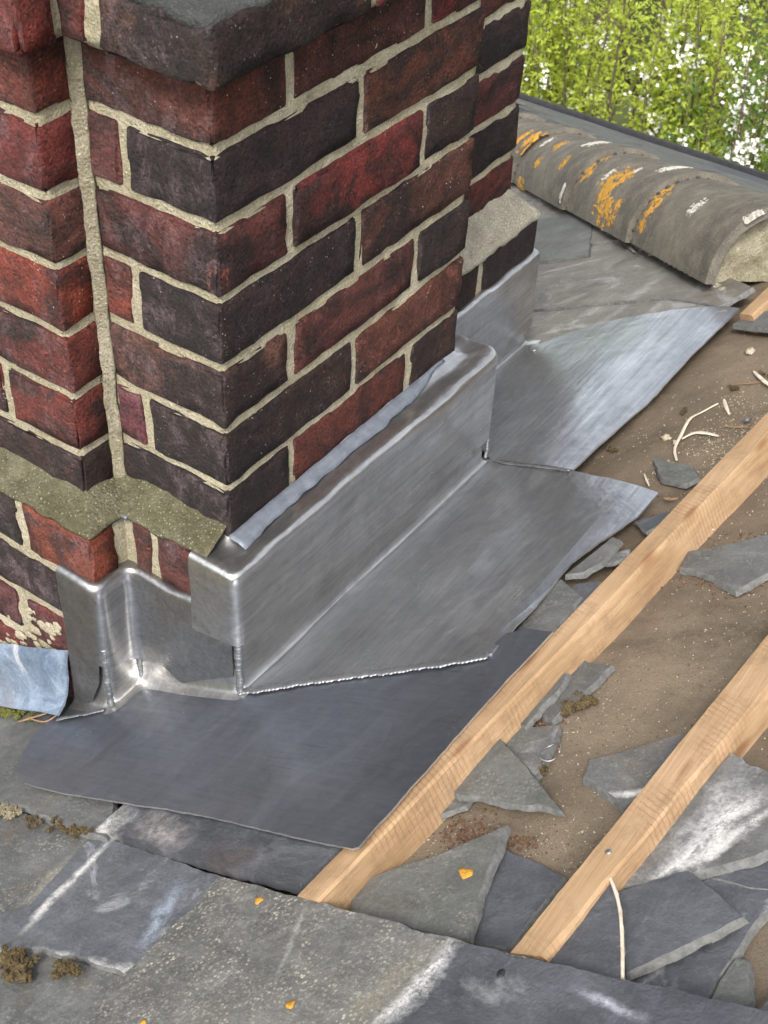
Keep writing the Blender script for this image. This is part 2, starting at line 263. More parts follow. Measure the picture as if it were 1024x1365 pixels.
def box_grid(lo, hi, r, step, disp):
    """closed box with rounded edges, cut fine enough to be roughened"""
    lo, hi = V(lo), V(hi); T = []
    for i in range(3):
        L = hi[i] - lo[i]; n = max(1, int((L - 2 * r) / step)); T.append([0, r * .35, r] + [r + (L - 2 * r) * k / n for k in range(1, n)] + [L - r, L - r * .35, L])
    idx = {}; vs = []; fs = []
    def vid(i, j, k):
        key = (i, j, k)
        if key not in idx:
            p = V((lo[0] + T[0][i], lo[1] + T[1][j], lo[2] + T[2][k])); q = V([min(max(p[a], lo[a] + r), hi[a] - r) for a in range(3)])
            d = p - q
            if d.length > 1e-9: dn = d.normalized(); m_ = max(abs(c) for c in d); p = q + dn * m_
            else: dn = V()
            idx[key] = len(vs); vs.append(disp(p, q, dn))
        return idx[key]
    nx, ny, nz_ = (len(t) - 1 for t in T)
    for i in range(nx):
        for j in range(ny):
            fs.append((vid(i, j, 0), vid(i, j + 1, 0), vid(i + 1, j + 1, 0), vid(i + 1, j, 0)))
            fs.append((vid(i, j, nz_), vid(i + 1, j, nz_), vid(i + 1, j + 1, nz_), vid(i, j + 1, nz_)))
    for i in range(nx):
        for k in range(nz_):
            fs.append((vid(i, 0, k), vid(i + 1, 0, k), vid(i + 1, 0, k + 1), vid(i, 0, k + 1)))
            fs.append((vid(i, ny, k), vid(i, ny, k + 1), vid(i + 1, ny, k + 1), vid(i + 1, ny, k)))
    for j in range(ny):
        for k in range(nz_):
            fs.append((vid(0, j, k), vid(0, j, k + 1), vid(0, j + 1, k + 1), vid(0, j + 1, k)))
            fs.append((vid(nx, j, k), vid(nx, j + 1, k), vid(nx, j + 1, k + 1), vid(nx, j, k + 1)))
    return vs, fs
def tube(pts, rad, n=6, cap=True):
    vs, fs = [], []
    pts = [V(p) for p in pts]
    for i, p in enumerate(pts):
        d = (pts[min(i + 1, len(pts) - 1)] - pts[max(i - 1, 0)]).normalized()
        x = d.orthogonal().normalized() if i == 0 else (x - d * x.dot(d)).normalized()
        y = d.cross(x); r = rad[i] if isinstance(rad, (list, tuple)) else rad
        for k in range(n):
            a = 2 * math.pi * k / n; vs.append(p + x * (math.cos(a) * r) + y * (math.sin(a) * r))
    for i in range(len(pts) - 1):
        for k in range(n): fs.append((i * n + k, i * n + (k + 1) % n, (i + 1) * n + (k + 1) % n, (i + 1) * n + k))
    if cap: fs.append(tuple(range(n - 1, -1, -1))); fs.append(tuple(len(vs) - n + k for k in range(n)))
    return vs, fs
def densify(poly, step):
    out = []
    for i in range(len(poly)):
        p, q = poly[i], poly[(i + 1) % len(poly)]; L = math.dist(p, q); n = max(1, int(L / step))
        for k in range(n): out.append((p[0] + (q[0] - p[0]) * k / n, p[1] + (q[1] - p[1]) * k / n))
    return out
def inside(p, poly):
    c = False; j = len(poly) - 1
    for i in range(len(poly)):
        a, b = poly[i], poly[j]
        if (a[1] > p[1]) != (b[1] > p[1]) and p[0] < (b[0] - a[0]) * (p[1] - a[1]) / (b[1] - a[1]) + a[0]: c = not c
        j = i
    return c
LAST = [0]
def rim_mat(o, m, n=None):
    """the freshly broken or cut edge is paler than the face"""
    o.data.materials.append(m); n = LAST[0] if n is None else n
    for p in o.data.polygons[n:len(o.data.polygons) - 1]: p.material_index = 1
def slab(poly, place, thick, hf=lambda a, b: 0., step=.01, grid=.02, jit=.0007, chip=.0, bevel=.35, seed=0):
    """a plate with an irregular edge: poly is in plane coordinates, place(a, b, h) puts it in the world"""
    poly = densify(poly, step); area = sum(poly[i - 1][0] * poly[i][1] - poly[i][0] * poly[i - 1][1] for i in range(len(poly)))
    if area < 0: poly.reverse()
    n = len(poly); out = []
    for i in range(n):
        p, a, b = poly[i], poly[i - 1], poly[(i + 1) % n]; t = V((b[0] - a[0], b[1] - a[1])).normalized(); nr = V((t.y, -t.x))
        d = jit * (nz2(p[0], p[1], 120, seed) * 1.4 + nz2(p[0], p[1], 40, seed + 1))
        c = nz2(p[0], p[1], 26, seed + 3)
        if chip and c > .22: d -= chip * (c - .22) * 2.2
        out.append((p[0] + nr.x * d, p[1] + nr.y * d, nr))
    pin = []
    xs = [p[0] for p in out]; ys = [p[1] for p in out]; core = [(p[0] - p[2].x * grid * .45, p[1] - p[2].y * grid * .45) for p in out]
    x = min(xs)
    while x < max(xs):
        y = min(ys)
        while y < max(ys):
            q = (x + random.uniform(-.2, .2) * grid, y + random.uniform(-.2, .2) * grid)
            if inside(q, core): pin.append(q)
            y += grid
        x += grid
    P2 = [V((p[0], p[1])) for p in out] + [V(q) for q in pin]
    r = delaunay_2d_cdt(P2, [(i, (i + 1) % n) for i in range(n)], [], 1, 1e-7)
    vt, ed, fc = r[0], r[1], r[2]
    orig = r[3]; pos = {}
    for i, ol in enumerate(orig):
        for q in ol: pos[q] = i
    vs = [place(p.x, p.y, hf(p.x, p.y)) for p in vt]; fs = [tuple(f) for f in fc]
    # rim: two rings below the top outline
    b0 = len(vs); rim = []
    for k, (o, fr) in enumerate(((bevel * .5, .35), (bevel, 1.))):
        for i in range(n):
            p = out[i]; w = o * thick * (1 + .5 * nz2(p[0], p[1], 60, seed + 5)); q = (p[0] + p[2].x * w, p[1] + p[2].y * w)
            vs.append(place(q[0], q[1], hf(p[0], p[1]) - thick * fr * (1 + .25 * nz2(p[0], p[1], 90, seed + 9))))
    ring = [pos.get(i) for i in range(n)]
    for i in range(n):
        j = (i + 1) % n; a, b = ring[i], ring[j]
        if a is None or b is None: continue
        fs.append((a, b0 + i, b0 + j, b)) ; fs.append((b0 + i, b0 + n + i, b0 + n + j, b0 + j))
    fs.append(tuple(b0 + n + i for i in range(n - 1, -1, -1)))
    LAST[0] = len(fc)
    return vs, fs

# ------------------------------------------------------------------ setting: roof underlay, garden ground
def grid_sheet(a0, a1, b0, b1, da, db, f):
    na, nb = int((a1 - a0) / da) + 1, int((b1 - b0) / db) + 1; vs = []; fs = []
    for i in range(na + 1):
        for j in range(nb + 1): a = a0 + (a1 - a0) * i / na; b = b0 + (b1 - b0) * j / nb; vs.append(f(a, b))
    for i in range(na):
        for j in range(nb): q = i * (nb + 1) + j; fs.append((q, q + nb + 1, q + nb + 2, q + 1))
    return vs, fs
HF = -.042
def felt_h(a, b):
    return HF + .0035 * nz2(a, b, 5, 1) + .0022 * nz2(a * .6 + b * .5, b * 1.6 - a, 14, 2) + .0012 * nz2(a, b, 32, 3)
HIPS = 1.13                                # u + v along the near edge of the hip tiles
def felt_p(a, b):
    u = a * E1.x; lim = max(HIPS + .16 - u, -.8)
    return W_(a, min(b, lim), felt_h(a, b))
vs, fs = grid_sheet(-1.6, 1.0, -1.2, 2.75, .018, .018, felt_p)
roof = obj('roof_underlay', vs, fs, MFE, None, loc=(0, 0, Z0)); tag(roof, 'dusty brown roofing underlay with wrinkles on the stripped slope', kind='structure')
g = 160; vs, fs = grid_sheet(-g, g, -g, g, 8, 8, lambda a, b: V((a, b, -4.2 + .15 * nz2(a, b, .2))))
tag(obj('garden_ground', vs, fs, MGR, None, loc=(0, 0, -4.2)), kind='structure')

# ------------------------------------------------------------------ chimney
D, PP, WA, VM = .1556, .051, .44, .83
ch = thing('chimney', (-.15, .3, -.8), 'red and soot black brick chimney stack rising through the slate roof', 'chimney')
R_ = (.125, .031, .024); O_ = (.205, .05, .03); B_ = (.1, .034, .025); P_ = (.12, .047, .044); D_ = (.036, .022, .019)
def brick(lo, hi, c, soot=.5, r=.0034, amp=1.5, burn=()):
    k = random.random() * 50
    def dp(p, q, dn):
        d = (nz(p, 38, k) * .0014 + nz(p, 110, k) * .0007) * amp
        e = max(0, nz(p, 42, k + 9) - .05) * .0095 * amp if dn.length > 0 and sum(abs(x) > .3 for x in dn) > 1 else 0
        return p + (dn if dn.length else V()) * (d - e)
    vs, fs = box_grid(lo, hi, r, .014, dp)
    c = [max(.01, x * random.uniform(.85, 1.18)) for x in c]
    o = obj('brick', vs, fs, MB, ch, color=(*c, soot)); at = o.data.attributes.new('burn', 'FLOAT', 'POINT')
    at.data.foreach_set('value', [max([0.] + [max(0., min(1., 1.5 - (V(p) - V(bc)).length / br + .55 * nz(p, 26, k))) for bc, br in burn]) for p in vs])
    return o
def J(x=.0015): return random.uniform(-x, x)
cH = .075
# main projecting pier, right face (X = 0) and left face (Y = 0)
tones = {0: [(B_, .35), (B_, .4), (R_, .45)], 1: [(D_, .85), (B_, .6)], 2: [(B_, .72), (R_, .62), (D_, .6)], 3: [(D_, .98), (B_, .7)],
         4: [(P_, .62), (B_, .5), (D_, .8)], 5: [(D_, .82), (B_, .5)], 6: [(D_, .85), (B_, .6), (D_, .75)]}
left_first = {0: (R_, .35), 1: (P_, .3), 3: (O_, .3), 5: (P_, .35)}
for k in range(0, 7):
    zt = -cH * (k - 1) - .005 + J(.001); zb = -cH * k + .005 + J(.001); t = tones[k]
    if k % 2 == 0:
        cuts = [(0, .1025), (.1135, .3275), (.3385, .44)]
        for i, (a, b) in enumerate(cuts):
            brick((-.1478 if i == 0 else -.1025, a + (0 if i == 0 else J()), zb), (J(.002) if i else 0, b + J(), zt), *t[i], burn=[((0, 0, (zb + zt) / 2 - (.02 if k < 3 else 0)), .042 if k == 2 else .05)] if i == 0 and k in (2, 4, 6) else ())
    else:
        brick((-.1015, 0, zb), (0, .2145 + J(), zt), *t[0]); brick((-.1025, .2255 + J(), zb), (J(.002), .44, zt), *t[1])
        brick((-.1482, J(.001), zb), (-.1125, .1, zt), *left_first[k])
# left pier (front at Y = -.051), its return facing the camera
lp = {0: (R_, .4), 1: (R_, .42), 2: (P_, .42), 3: (O_, .35), 4: (R_, .5), 5: (R_, .42), 6: (D_, .72)}
for k in range(0, 7):
    zt = -cH * (k - 1) - .005 + J(.001); zb = -cH * k + .005 + J(.001)
    L = .097 if k == 5 else .215
    brick((-D - L, -PP, zb), (-D + J(.001), -.0055, zt), *lp[k])
    x = -D - L - .011; brick((x - .215, -PP + J(), zb), (x, .05, zt), *(R_, .5))
# far wing beyond the pier (front at X = -.156)
for k in range(0, 7):
    zt = -cH * (k - 1) - .005 + J(.001); zb = -cH * k + .005 + J(.001); s = .615 if k % 2 else .725 - .11
    brick((-D - .1, s, zb), (-D + J(.002), VM + J(.003), zt), *((D_, .75) if k % 2 else (B_, .72)), r=.006)
    brick((-D - .1, .455, zb), (-D, s - .011, zt), B_, .6)
    brick((-.47, VM - .1, zb), (-D - .112, VM + J(.002), zt), B_, .6)
# oversailing course at the top
zt, zb, e = .126, .0715, .031
brick((-.0935, -e, zb), (e, .185, zt), (.075, .036, .03), .55, .006, burn=[((e, .0, zt), .06), ((e, .1, zb), .06)]); brick((-.08, .196, zb), (e + J(), .41, zt), R_, .5, .006); brick((-.08, .421, zb), (e, .47, zt), B_, .6, .006)
brick((-.139, -e + .001, zb + .001), (-.1065, .07, zt), R_, .35, .004); brick((-D - .19, -PP - e, zb), (-D + .026, -e - .006, zt), R_, .45, .006)
brick((-D - .42, -PP - e, zb), (-D - .2, .02, zt), R_, .5, .006); brick((-D - .09, .5, zb), (-D + e, VM + e, zt), B_, .7, .006)
# plinth courses below the mortar weathering
PX = .034
for k, (zb, zt) in enumerate(((-.52, -.4475), (-.595, -.531), (-.67, -.606), (-.745, -.681))):
    f = -PP - PX
    if k == 0:
        brick((-D - .068, f, zb), (-D + PX, -.0465, zt), O_, .3); brick((-D - .215, f, zb), (-D - .0785, -.02, zt), D_, .95); brick((-D - .44, f, zb), (-D - .227, -.02, zt), B_, .6)
        brick((-D + PX + .011, -PX, zb), (-.085, .05, zt), R_, .3); brick((-.0745, -PX, zb), (PX, .05, zt), B_, .4)
    elif k == 1:
        brick((-D - .19, f, zb), (-D + PX, -.0465, zt), D_, .8); brick((-D - .4, f, zb), (-D - .202, -.02, zt), R_, .4)
    elif k == 2:
        brick((-D - .09, f, zb), (-D + PX, -.0465, zt), R_, .3); brick((-D - .15, f, zb), (-D - .105, -.02, zt), R_, .3); brick((-D - .38, f, zb), (-D - .163, -.02, zt), R_, .35)
    else: brick((-D - .2, f, zb), (-D + PX, -.0465, zt), R_, .3); brick((-D - .42, f, zb), (-D - .212, -.02, zt), R_, .3)
brick((-D - .07, .47, -.546), (-D + PX - .002, .70, -.4785), D_, .85, .007); brick((-D - .07, .711, -.546), (-D + PX, VM + PX, -.477), D_, .9, .008, 1.5)
brick((-D - .3, VM - .06, -.546), (-D - .08, VM + PX - .002, -.478), D_, .8, .007)
# mortar behind and between the bricks
def mort(name, lo, hi, mat=MM, amp=.0013, rec=.0018, step=.0065):
    k = random.random() * 30
    def dp(p, q, dn): return p + (dn if dn.length else V()) * (-.0022 * (sum(abs(x) > .35 for x in dn) > 1) + nz(p, 70, k) * amp + nz(p, 24, k) * amp * .9 + nz(p, 180, k) * amp * .4 - rec)
    vs, fs = box_grid(lo, hi, .005, step, dp); return obj(name, vs, fs, mat, ch)
mort('mortar', (-D - .03, .0018, -.46), (-.0018, WA - .002, .075))
mort('mortar', (-D - .42, -PP + .0018, -.46), (-D - .0018, .2, .075))
mort('mortar', (-D - .28, .2, -.46), (-D - .0025, VM - .0025, .075), step=.012)
mort('mortar', (-D - .03, -e + .0025, .07), (e - .003, WA + .02, .122)); mort('mortar', (-D - .42, -PP - e + .003, .07), (-D + .0215, .2, .122))
mort('mortar', (-D - .28, .2, .07), (-D + e - .003, VM + e - .003, .122), step=.015)
mort('mortar', (-D - .46, -PP - PX + .001, -.76), (-D + PX - .001, .1, -.449), amp=.0022); mort('mortar', (-D, -PX + .001, -.7), (PX - .002, WA + .03, -.45)); mort('mortar', (-D - .29, .3, -.8), (-D + PX - .003, VM + PX - .003, -.48), step=.015)
# internal corner joints, slightly proud like a struck bead


def path_sheet(wall, prof, nseg=14, rc=.012, nc=5, warp=None):
    """sweep a profile [(out, z)] along a wall line; wall = [(x, y)], outside on the right hand of travel"""
    n = len(wall); vs = []; fs = []; cols = []
    def off(o):
        pts = []
        for i in range(n):
            p = V(wall[i]); d1 = (V(wall[i]) - V(wall[i - 1])).normalized() if i else None; d2 = (V(wall[i + 1]) - V(wall[i])).normalized() if i < n - 1 else None
            d1 = d1 or d2; d2 = d2 or d1; n1 = V((d1.y, -d1.x)); n2 = V((d2.y, -d2.x)); m = (n1 + n2); m = m / m.dot(n1); pts.append(p + m * o)
        out = []
        for i in range(n - 1):
            a, b = pts[i], pts[i + 1]; d = (b - a); L = d.length; d = d / L
            s0 = 0 if i == 0 else min(rc, L * .45); s1 = L if i == n - 2 else L - min(rc, L * .45)
            k = max(3, int(nseg * (V(wall[i + 1]) - V(wall[i])).length / .1))
            for q in range(k + 1): out.append(a + d * (s0 + (s1 - s0) * q / k))
            if i < n - 2:
                e_ = (pts[i + 2] - b); r2 = min(rc, e_.length * .45); e_ = e_.normalized(); A, C = b - d * min(rc, L * .45), b + e_ * r2
                for q in range(1, nc): t = q / nc; out.append(A * (1 - t) ** 2 + b * 2 * t * (1 - t) + C * t * t)
        return out
    m0 = None
    rows = prof if callable(prof) else None
    base = off(0); N = len(base); 
    P = prof if not callable(prof) else prof(0, 1, base[0])
    offs = {}
    for i in range(N):
        pr = prof(i, N, base[i]) if callable(prof) else prof
        for (o, z) in pr:
            ok = round(o, 4)
            if ok not in offs: offs[ok] = off(ok)
            q = offs[ok][i]; p = V((q.x, q.y, z)); vs.append(warp(p, o) if warp else p)
    m = len(P)
    for i in range(N - 1):
        for j in range(m - 1): fs.append((i * m + j, i * m + j + 1, (i + 1) * m + j + 1, (i + 1) * m + j))
    return vs, fs
def solid(vs, fs, th):
    """give an open sheet real thickness (grown inwards)"""
    bm = bmesh.new(); bv = [bm.verts.new(v) for v in vs]
    for f in fs:
        try: bm.faces.new([bv[i] for i in f])
        except ValueError: pass
    bm.normal_update(); vs2 = [v.co.copy() for v in bm.verts]; n = len(vs2); vn = [v.normal.copy() for v in bm.verts]
    bm.verts.index_update(); F2 = [tuple(v.index for v in f.verts) for f in bm.faces]; rim = [(e.verts[0].index, e.verts[1].index, e.link_faces[0]) for e in bm.edges if len(e.link_faces) == 1]
    rr = []
    for a, b, f in rim:
        ids = [v.index for v in f.verts]; i = ids.index(a)
        rr.append((a, b) if ids[(i + 1) % len(ids)] == b else (b, a))
    bm.free()
    return vs2 + [v - q * th for v, q in zip(vs2, vn)], F2 + [tuple(i + n for i in reversed(f)) for f in F2] + [(b, a, a + n, b + n) for a, b in rr]

vs, fs = [], []; nzc = 110
for i in range(nzc + 1):
    z = -.455 + .527 * i / nzc
    for j in range(8):
        t = j / 7; w = .0105 + .0028 * nz((0, 0, z), 22, 3) + .0016 * nz((0, 0, z), 70, 4); w2 = .0108 + .0028 * nz((0, 0, z), 22, 8) + .0016 * nz((0, 0, z), 70, 9)
        x = -D + w2 * t ** 1.25; y = -w * (1 - t) ** 1.25; d = .0011 * nz((t * .02, 0, z), 90, 2) + .0007 * nz((t * .02, 0, z), 260, 5) + (.0012 if 0 < j < 7 else -.002)
        vs.append(V((x + d * .7, y - d * .7, z)))
for i in range(nzc):
    for j in range(7): q = i * 8 + j; fs.append((q, q + 1, q + 9, q + 8))
vs, fs = solid(vs, fs, .004); obj('mortar', vs, fs, MMJ, ch)
# mortar weathering on the plinth
def wz(zw, zo, k):
    def f(p, o): return p + V((nz(p, 60, k) * .0022 + nz(p, 170, k) * .001, nz(p, 60, k + 3) * .0022, nz(p, 26, k) * .004 + nz(p, 90, k) * .0018))
    return f
pr = [(-.004, -.418), (.001, -.424), (.006, -.427), (.012, -.430), (.018, -.433), (.024, -.436), (.030, -.4385), (.0345, -.441), (.0362, -.444), (.0358, -.447), (.02, -.449)]
vs, fs = path_sheet([(-.6, -PP), (-D, -PP), (-D, 0), (-.003, 0)], pr, 18, .008, 5, wz(0, 0, 4)); obj('mortar_weathering', vs, fs, MF, ch)
pr = [(-.003, -.43), (.001, -.436), (.007, -.443), (.013, -.449), (.019, -.455), (.025, -.461), (.030, -.466), (.0345, -.472), (.036, -.477), (.0345, -.482), (.02, -.484)]
vs, fs = path_sheet([(-D, .45), (-D, VM), (-.5, VM)], pr, 18, .008, 5, wz(0, 0, 8)); obj('mortar_weathering', vs, fs, MFP, ch)
# cement capping on top
def capz(a, b):
    d = min(a + D + .42, e - .004 - a if b > -e else -D + e - .004 - a, b + PP + e - .004, VM + e - b); return V((a, b, .122 + min(max(d, 0), .2) * .12 + .003 * nz2(a, b, 30) + .0015 * nz2(a, b, 90)))
def cap_ok(a, b): return not (a > -D + e and b < -e)
cp = [(-.58, -PP - e + .003), (-D + e - .003, -PP - e + .003), (-D + e - .003, -e + .003), (e - .003, -e + .003), (e - .003, WA + .03), (-D + e - .003, WA + .03), (-D + e - .003, VM + e - .003), (-.58, VM + e - .003)]
vs, fs = slab(cp, lambda a, b, h: V((a, b, h)), .012, lambda a, b: .1295 + .003 * nz2(a, b, 30) + .002 * nz2(a, b, 90) + max(0, min(.04, (-a) * .12)), .012, .02, .003, .006, .1, 3)
obj('capping', vs, fs, MCAP, ch)

# ------------------------------------------------------------------ lead work
def zroof(u): return Z0 + M * u
SO = .036                                   # face of the upstand, measured from the brick wall line
sad = thing('lead_saddle', (.05, .1, zroof(.05)), 'welded sheet lead gutter with upstand around the foot of the brick chimney', 'lead flashing')
def ups(i, N, p):
    zb = -.53
    def q(o, z): return (o, z)
    return [(SO, 1.), (SO, .75), (SO, .5), (SO, .25), (SO + .0005, .1), (SO + .002, .04), (SO + .006, .012), (SO + .012, .0), (SO + .02, -.004)]
def up_warp(p, o):
    t = p.z; zr = zroof(p.x) + .004; top = -.47 if p.x > -.02 else (-.55 if p.y < .3 else -.575)
    return V((p.x + .0012 * nz((p.x, p.y, t), 9), p.y + .0012 * nz((p.x, p.y, t), 9, 2), zr + (top - zr) * t if t > 0 else zr + t))
up_path = [(-.181, -PP), (-D, -PP), (-D, 0), (0, 0), (0, WA), (-D, WA), (-D, VM), (-.3, VM)]
vs, fs = path_sheet(up_path, ups, 12, .014, 6, up_warp); vs, fs = solid(vs, fs, .0018); auto_smooth(obj('upstand', vs, fs, MLV, sad), 60)
# the three gutter sheets, each with its own outline on the slope
def lead_sheet(name, px, h, mat, amp, seed, curl=(), droop=None):
    def hf(a, b):
        z = h - (droop(a, b) if droop else 0) + amp * (nz2(a, b, 5, seed) + .55 * nz2(a * .8 + b * .5, b, 13, seed + 1) + .22 * nz2(a, b, 30, seed + 2))
        for (cx, cy, r, lift) in curl:
            ca, cb = rp(cx, cy, h); d = math.hypot(a - ca, b - cb)
            if d < r: z += lift * (1 - d / r) ** 2
        return z
    poly = []
    for x, y in px:
        q = rp(x, y, h)
        for _ in range(5): q = rp(x, y, hf(*q))
        poly.append(q)
    vs, fs = slab(poly, W_, .0022, hf, .008, .0125, .0006, 0, 0, seed); o = obj(name, vs, fs, mat, sad); rim_mat(o, MLE); return auto_smooth(o, 45)
L1 = [(60, 965), (40, 985), (27, 1010), (22, 1030), (33, 1044), (80, 1056), (140, 1066), (220, 1078), (300, 1093), (400, 1117), (470, 1131), (478, 1129), (500, 1104), (600, 991), (680, 902), (737, 842), (700, 838), (675, 844), (650, 866), (560, 880), (420, 895), (335, 905), (324, 905), (310, 880), (195, 870), (140, 900), (80, 930)]
def sag(p0, p1, w, d, fade=0):
    """the unsupported edge p0-p1 sinks towards the underlay"""
    A, B = V(rp(*p0)), V(rp(*p1)); t = (B - A).normalized(); L = (B - A).length; nn = V((t.y, -t.x))
    def f(a, b):
        q = V((a, b)) - A; e = q.dot(nn); x = q.dot(t) / L; k = max(0, 1 - max(0, -e if SG[0] > 0 else e) / w) ** 2
        return d * k * (min(1, max(0, x * 2.2)) if fade else 1)
    SG = [1]
    return f
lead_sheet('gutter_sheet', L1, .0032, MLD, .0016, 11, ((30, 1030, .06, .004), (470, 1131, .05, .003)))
L2 = [(328, 921), (420, 906), (560, 889), (655, 871), (675, 850), (700, 822), (741, 775), (762, 750), (800, 722), (850, 688), (878, 657), (845, 645), (800, 635), (765, 628), (700, 619), (662, 614), (640, 615), (480, 755), (318, 905)]
lead_sheet('gutter_sheet', L2, .0062, ML, .0026, 23, ((700, 822, .05, .003),), sag((655, 871), (878, 657), .17, .026, 1))
L3 = [(655, 612), (700, 617), (764, 626), (790, 601), (860, 541), (920, 476), (986, 411), (960, 408), (880, 416), (830, 424), (760, 443), (722, 457), (700, 460), (655, 500), (600, 560)]
lead_sheet('gutter_sheet', L3, .0068, ML, .0026, 37, ((860, 541, .06, .003),), sag((764, 626), (986, 411), .17, .03))
def weld(name, pts, r, parent, mat=MW, flat=True):
    """a ripple of overlapping melted scales"""
    P = [V(p) for p in pts]; L = [0]
    for i in range(1, len(P)): L.append(L[-1] + (P[i] - P[i - 1]).length)
    step = .0048; n = int(L[-1] / step); C, Rr = [], []
    for k in range(n * 3):
        s = k / 3 * step; i = max(j for j in range(len(L)) if L[j] <= s + 1e-9); i = min(i, len(P) - 2); t = (s - L[i]) / max(1e-6, L[i + 1] - L[i])
        p = P[i].lerp(P[i + 1], t); C.append(p + V((nz(p, 90), nz(p, 90, 3), 0)) * .0012); Rr.append(r * (1.06, .97, .84)[k % 3] * (1 + .35 * nz(p, 140, 5)))
    vs, fs = tube(C, Rr, 10)
    for k, c in enumerate(C):
        for j in range(10):
            q = vs[k * 10 + j] - c; vs[k * 10 + j] = c + (q - NN * q.dot(NN) * .74 if flat else q)
    return obj(name, vs, fs, mat, parent)
weld('weld_bead', [on_roof(x, y, .0065) for x, y in ((322, 921), (345, 919), (420, 907), (500, 897), (560, 889), (610, 881), (655, 872))], .0066, sad)
weld('weld_bead', [on_roof(x, y, .007) for x, y in ((660, 613), (672, 617), (700, 620), (735, 624), (763, 627))], .0024, sad)
cz = zroof(.04)
weld('weld_bead', [V((SO + .001, -SO - .001, z)) for z in (-.545, -.57, -.59, -.61, cz + .004)], .0046, sad, MW, False)
weld('weld_bead', [V((-D + SO + .001, -PP - SO - .001, z)) for z in (-.61, -.63, -.66, -.69, zroof(-D + SO) + .006)], .004, sad, MW, False)
weld('weld_bead', [on_roof(x, y, .006) for x, y in ((76, 959), (95, 955), (120, 950), (145, 944))], .0034, sad)
weld('weld_bead', [V((-D + SO + .004, -SO - .003, z)) for z in (-.635, -.66, zroof(-D + SO) + .008)], .003, sad, MW, False)
weld('weld_bead', [V((SO + .002, WA + SO, z)) for z in (-.585, -.6, -.615, -.622)], .0024, sad, MW, False)
weld('weld_bead', [on_roof(x, y, .008) for x, y in ((707, 460), (711, 466), (714, 468))], .004, sad)

def cover(name, label, wall, ztop, zbot, so, mat, rc=.02, par=None, seed=0, group=None, bulge=0.):
    """cover flashing: tucked in the joint, over the plinth ledge, folded down the face"""
    r = .0075; prof = [(-.006, 10), (.002, 9), (.008, 8), (.016, 7.6), (so - r - .008, 7.4), (so - r, 7.2), (so - r * .55, 7.0), (so - r * .2, 6.6), (so, 6.), (so + .0003, 5.5), (so + .0004, 5), (so + .0005, 4), (so + .0006, 3), (so + .0007, 2), (so + .0008, 1), (so + .0009, 0)]
    def wp(p, o):
        zt = ztop(p); zb = zbot(p); t = p.z
        tab = {10: zt + .006, 9: zt + .003, 8: zt - .002, 7.6: zt - .0035, 7.4: zt - .001, 7.2: zt, 7.0: zt - .0006, 6.6: zt - .003, 6.: zt - r}
        z = zt - r + (zb - zt + r) * (1 - t / 6) if t < 6 else tab[min(tab, key=lambda q: abs(q - t))]
        w = nz((p.x, p.y, z), 12, seed) * .0022 + nz((p.x, p.y, z), 34, seed) * .0008; w2 = nz((p.x, p.y, z), 12, seed + 4) * .0022
        if t >= 7: z += .0028 * nz((p.x, p.y, 0), 30, seed + 2) + .0012 * nz((p.x, p.y, o), 120, seed)
        return V((p.x + w, p.y + w2, z))
    vs, fs = path_sheet(wall, prof, 16, rc, 8, wp); vs, fs = solid(vs, fs, .0018)
    if label: o = obj(name, vs, fs, mat, None, loc=vs[len(vs) // 3]); tag(o, label, 'lead flashing', group)
    else: o = obj(name, vs, fs, mat, par)
    return auto_smooth(o, 60)
def lerp_tab(tab, x):
    for (a, za), (b, zb) in zip(tab, tab[1:]):
        if x <= b: return za + (zb - za) * max(0, (x - a) / (b - a))
    return tab[-1][1]
CS = .0432
zl = on_v(259, 838, -CS).z; zc = on_v(316, 864, -CS).z; z1 = on_u(345, 850, CS).z; z2 = on_u(657, 582, CS).z
covA = cover('cover_flashing', 'long bright lead cover flashing folded over the brick ledge on the right chimney face', [(-.0205, 0), (0, 0), (0, WA - .006), (-.06, WA - .006)], lambda p: -.4405, lambda p: lerp_tab([(-.022, zl), (.03, zc), (.045, zc)], p.x) if p.y < -.03 else lerp_tab([(-.03, zc), (-.01, z1), (.48, z2)], p.y), CS, MLV, .013, seed=3)
cover('cover_flashing', 'short bright lead cover flashing on the recessed far end of the chimney', [(-D, .5), (-D, VM), (-.21, VM)], lambda p: -.538, lambda p: zroof(p.x) + .03, CS - .002, MLV, .01, seed=9)
zpl = -.70; zpc = on_v(128, 901, -PP - CS).z; zr0 = on_u(131, 901, -D + CS).z; zr1 = on_u(172, 879, -D + CS).z; zr2 = on_u(190, 874, -D + CS).z
za1 = on_v(217, 889, -CS).z; za2 = on_v(241, 911, -CS).z; za3 = on_v(317, 902, -CS).z
def zbP(p):
    if p.y < -PP - .02 and p.x < -D + .03: return lerp_tab([(-.175, zroof(-.175) + .006), (-D + .01, zroof(-D) + .016), (-D + .032, zpc), (-.1, zpc)], p.x)
    if p.x < -D + CS + .006: return lerp_tab([(-.1, zr0), (-.062, zr1), (-.035, zr2)], p.y)
    return lerp_tab([(-.115, zr2), (on_v(217, 889, -CS).x, za1), (on_v(241, 911, -CS).x, za2), (on_v(317, 902, -CS).x, za3)], p.x)
cover('cover_flashing', 'dark lead cover flashing bent round the small brick pier left of the chimney corner', [(-.1725, -PP), (-D, -PP), (-D, 0), (.0335, 0)], lambda p: -.514 + .006 * nz((p.x, p.y, 0), 18, 3), zbP, CS - .0012, MLP, .016, seed=5)
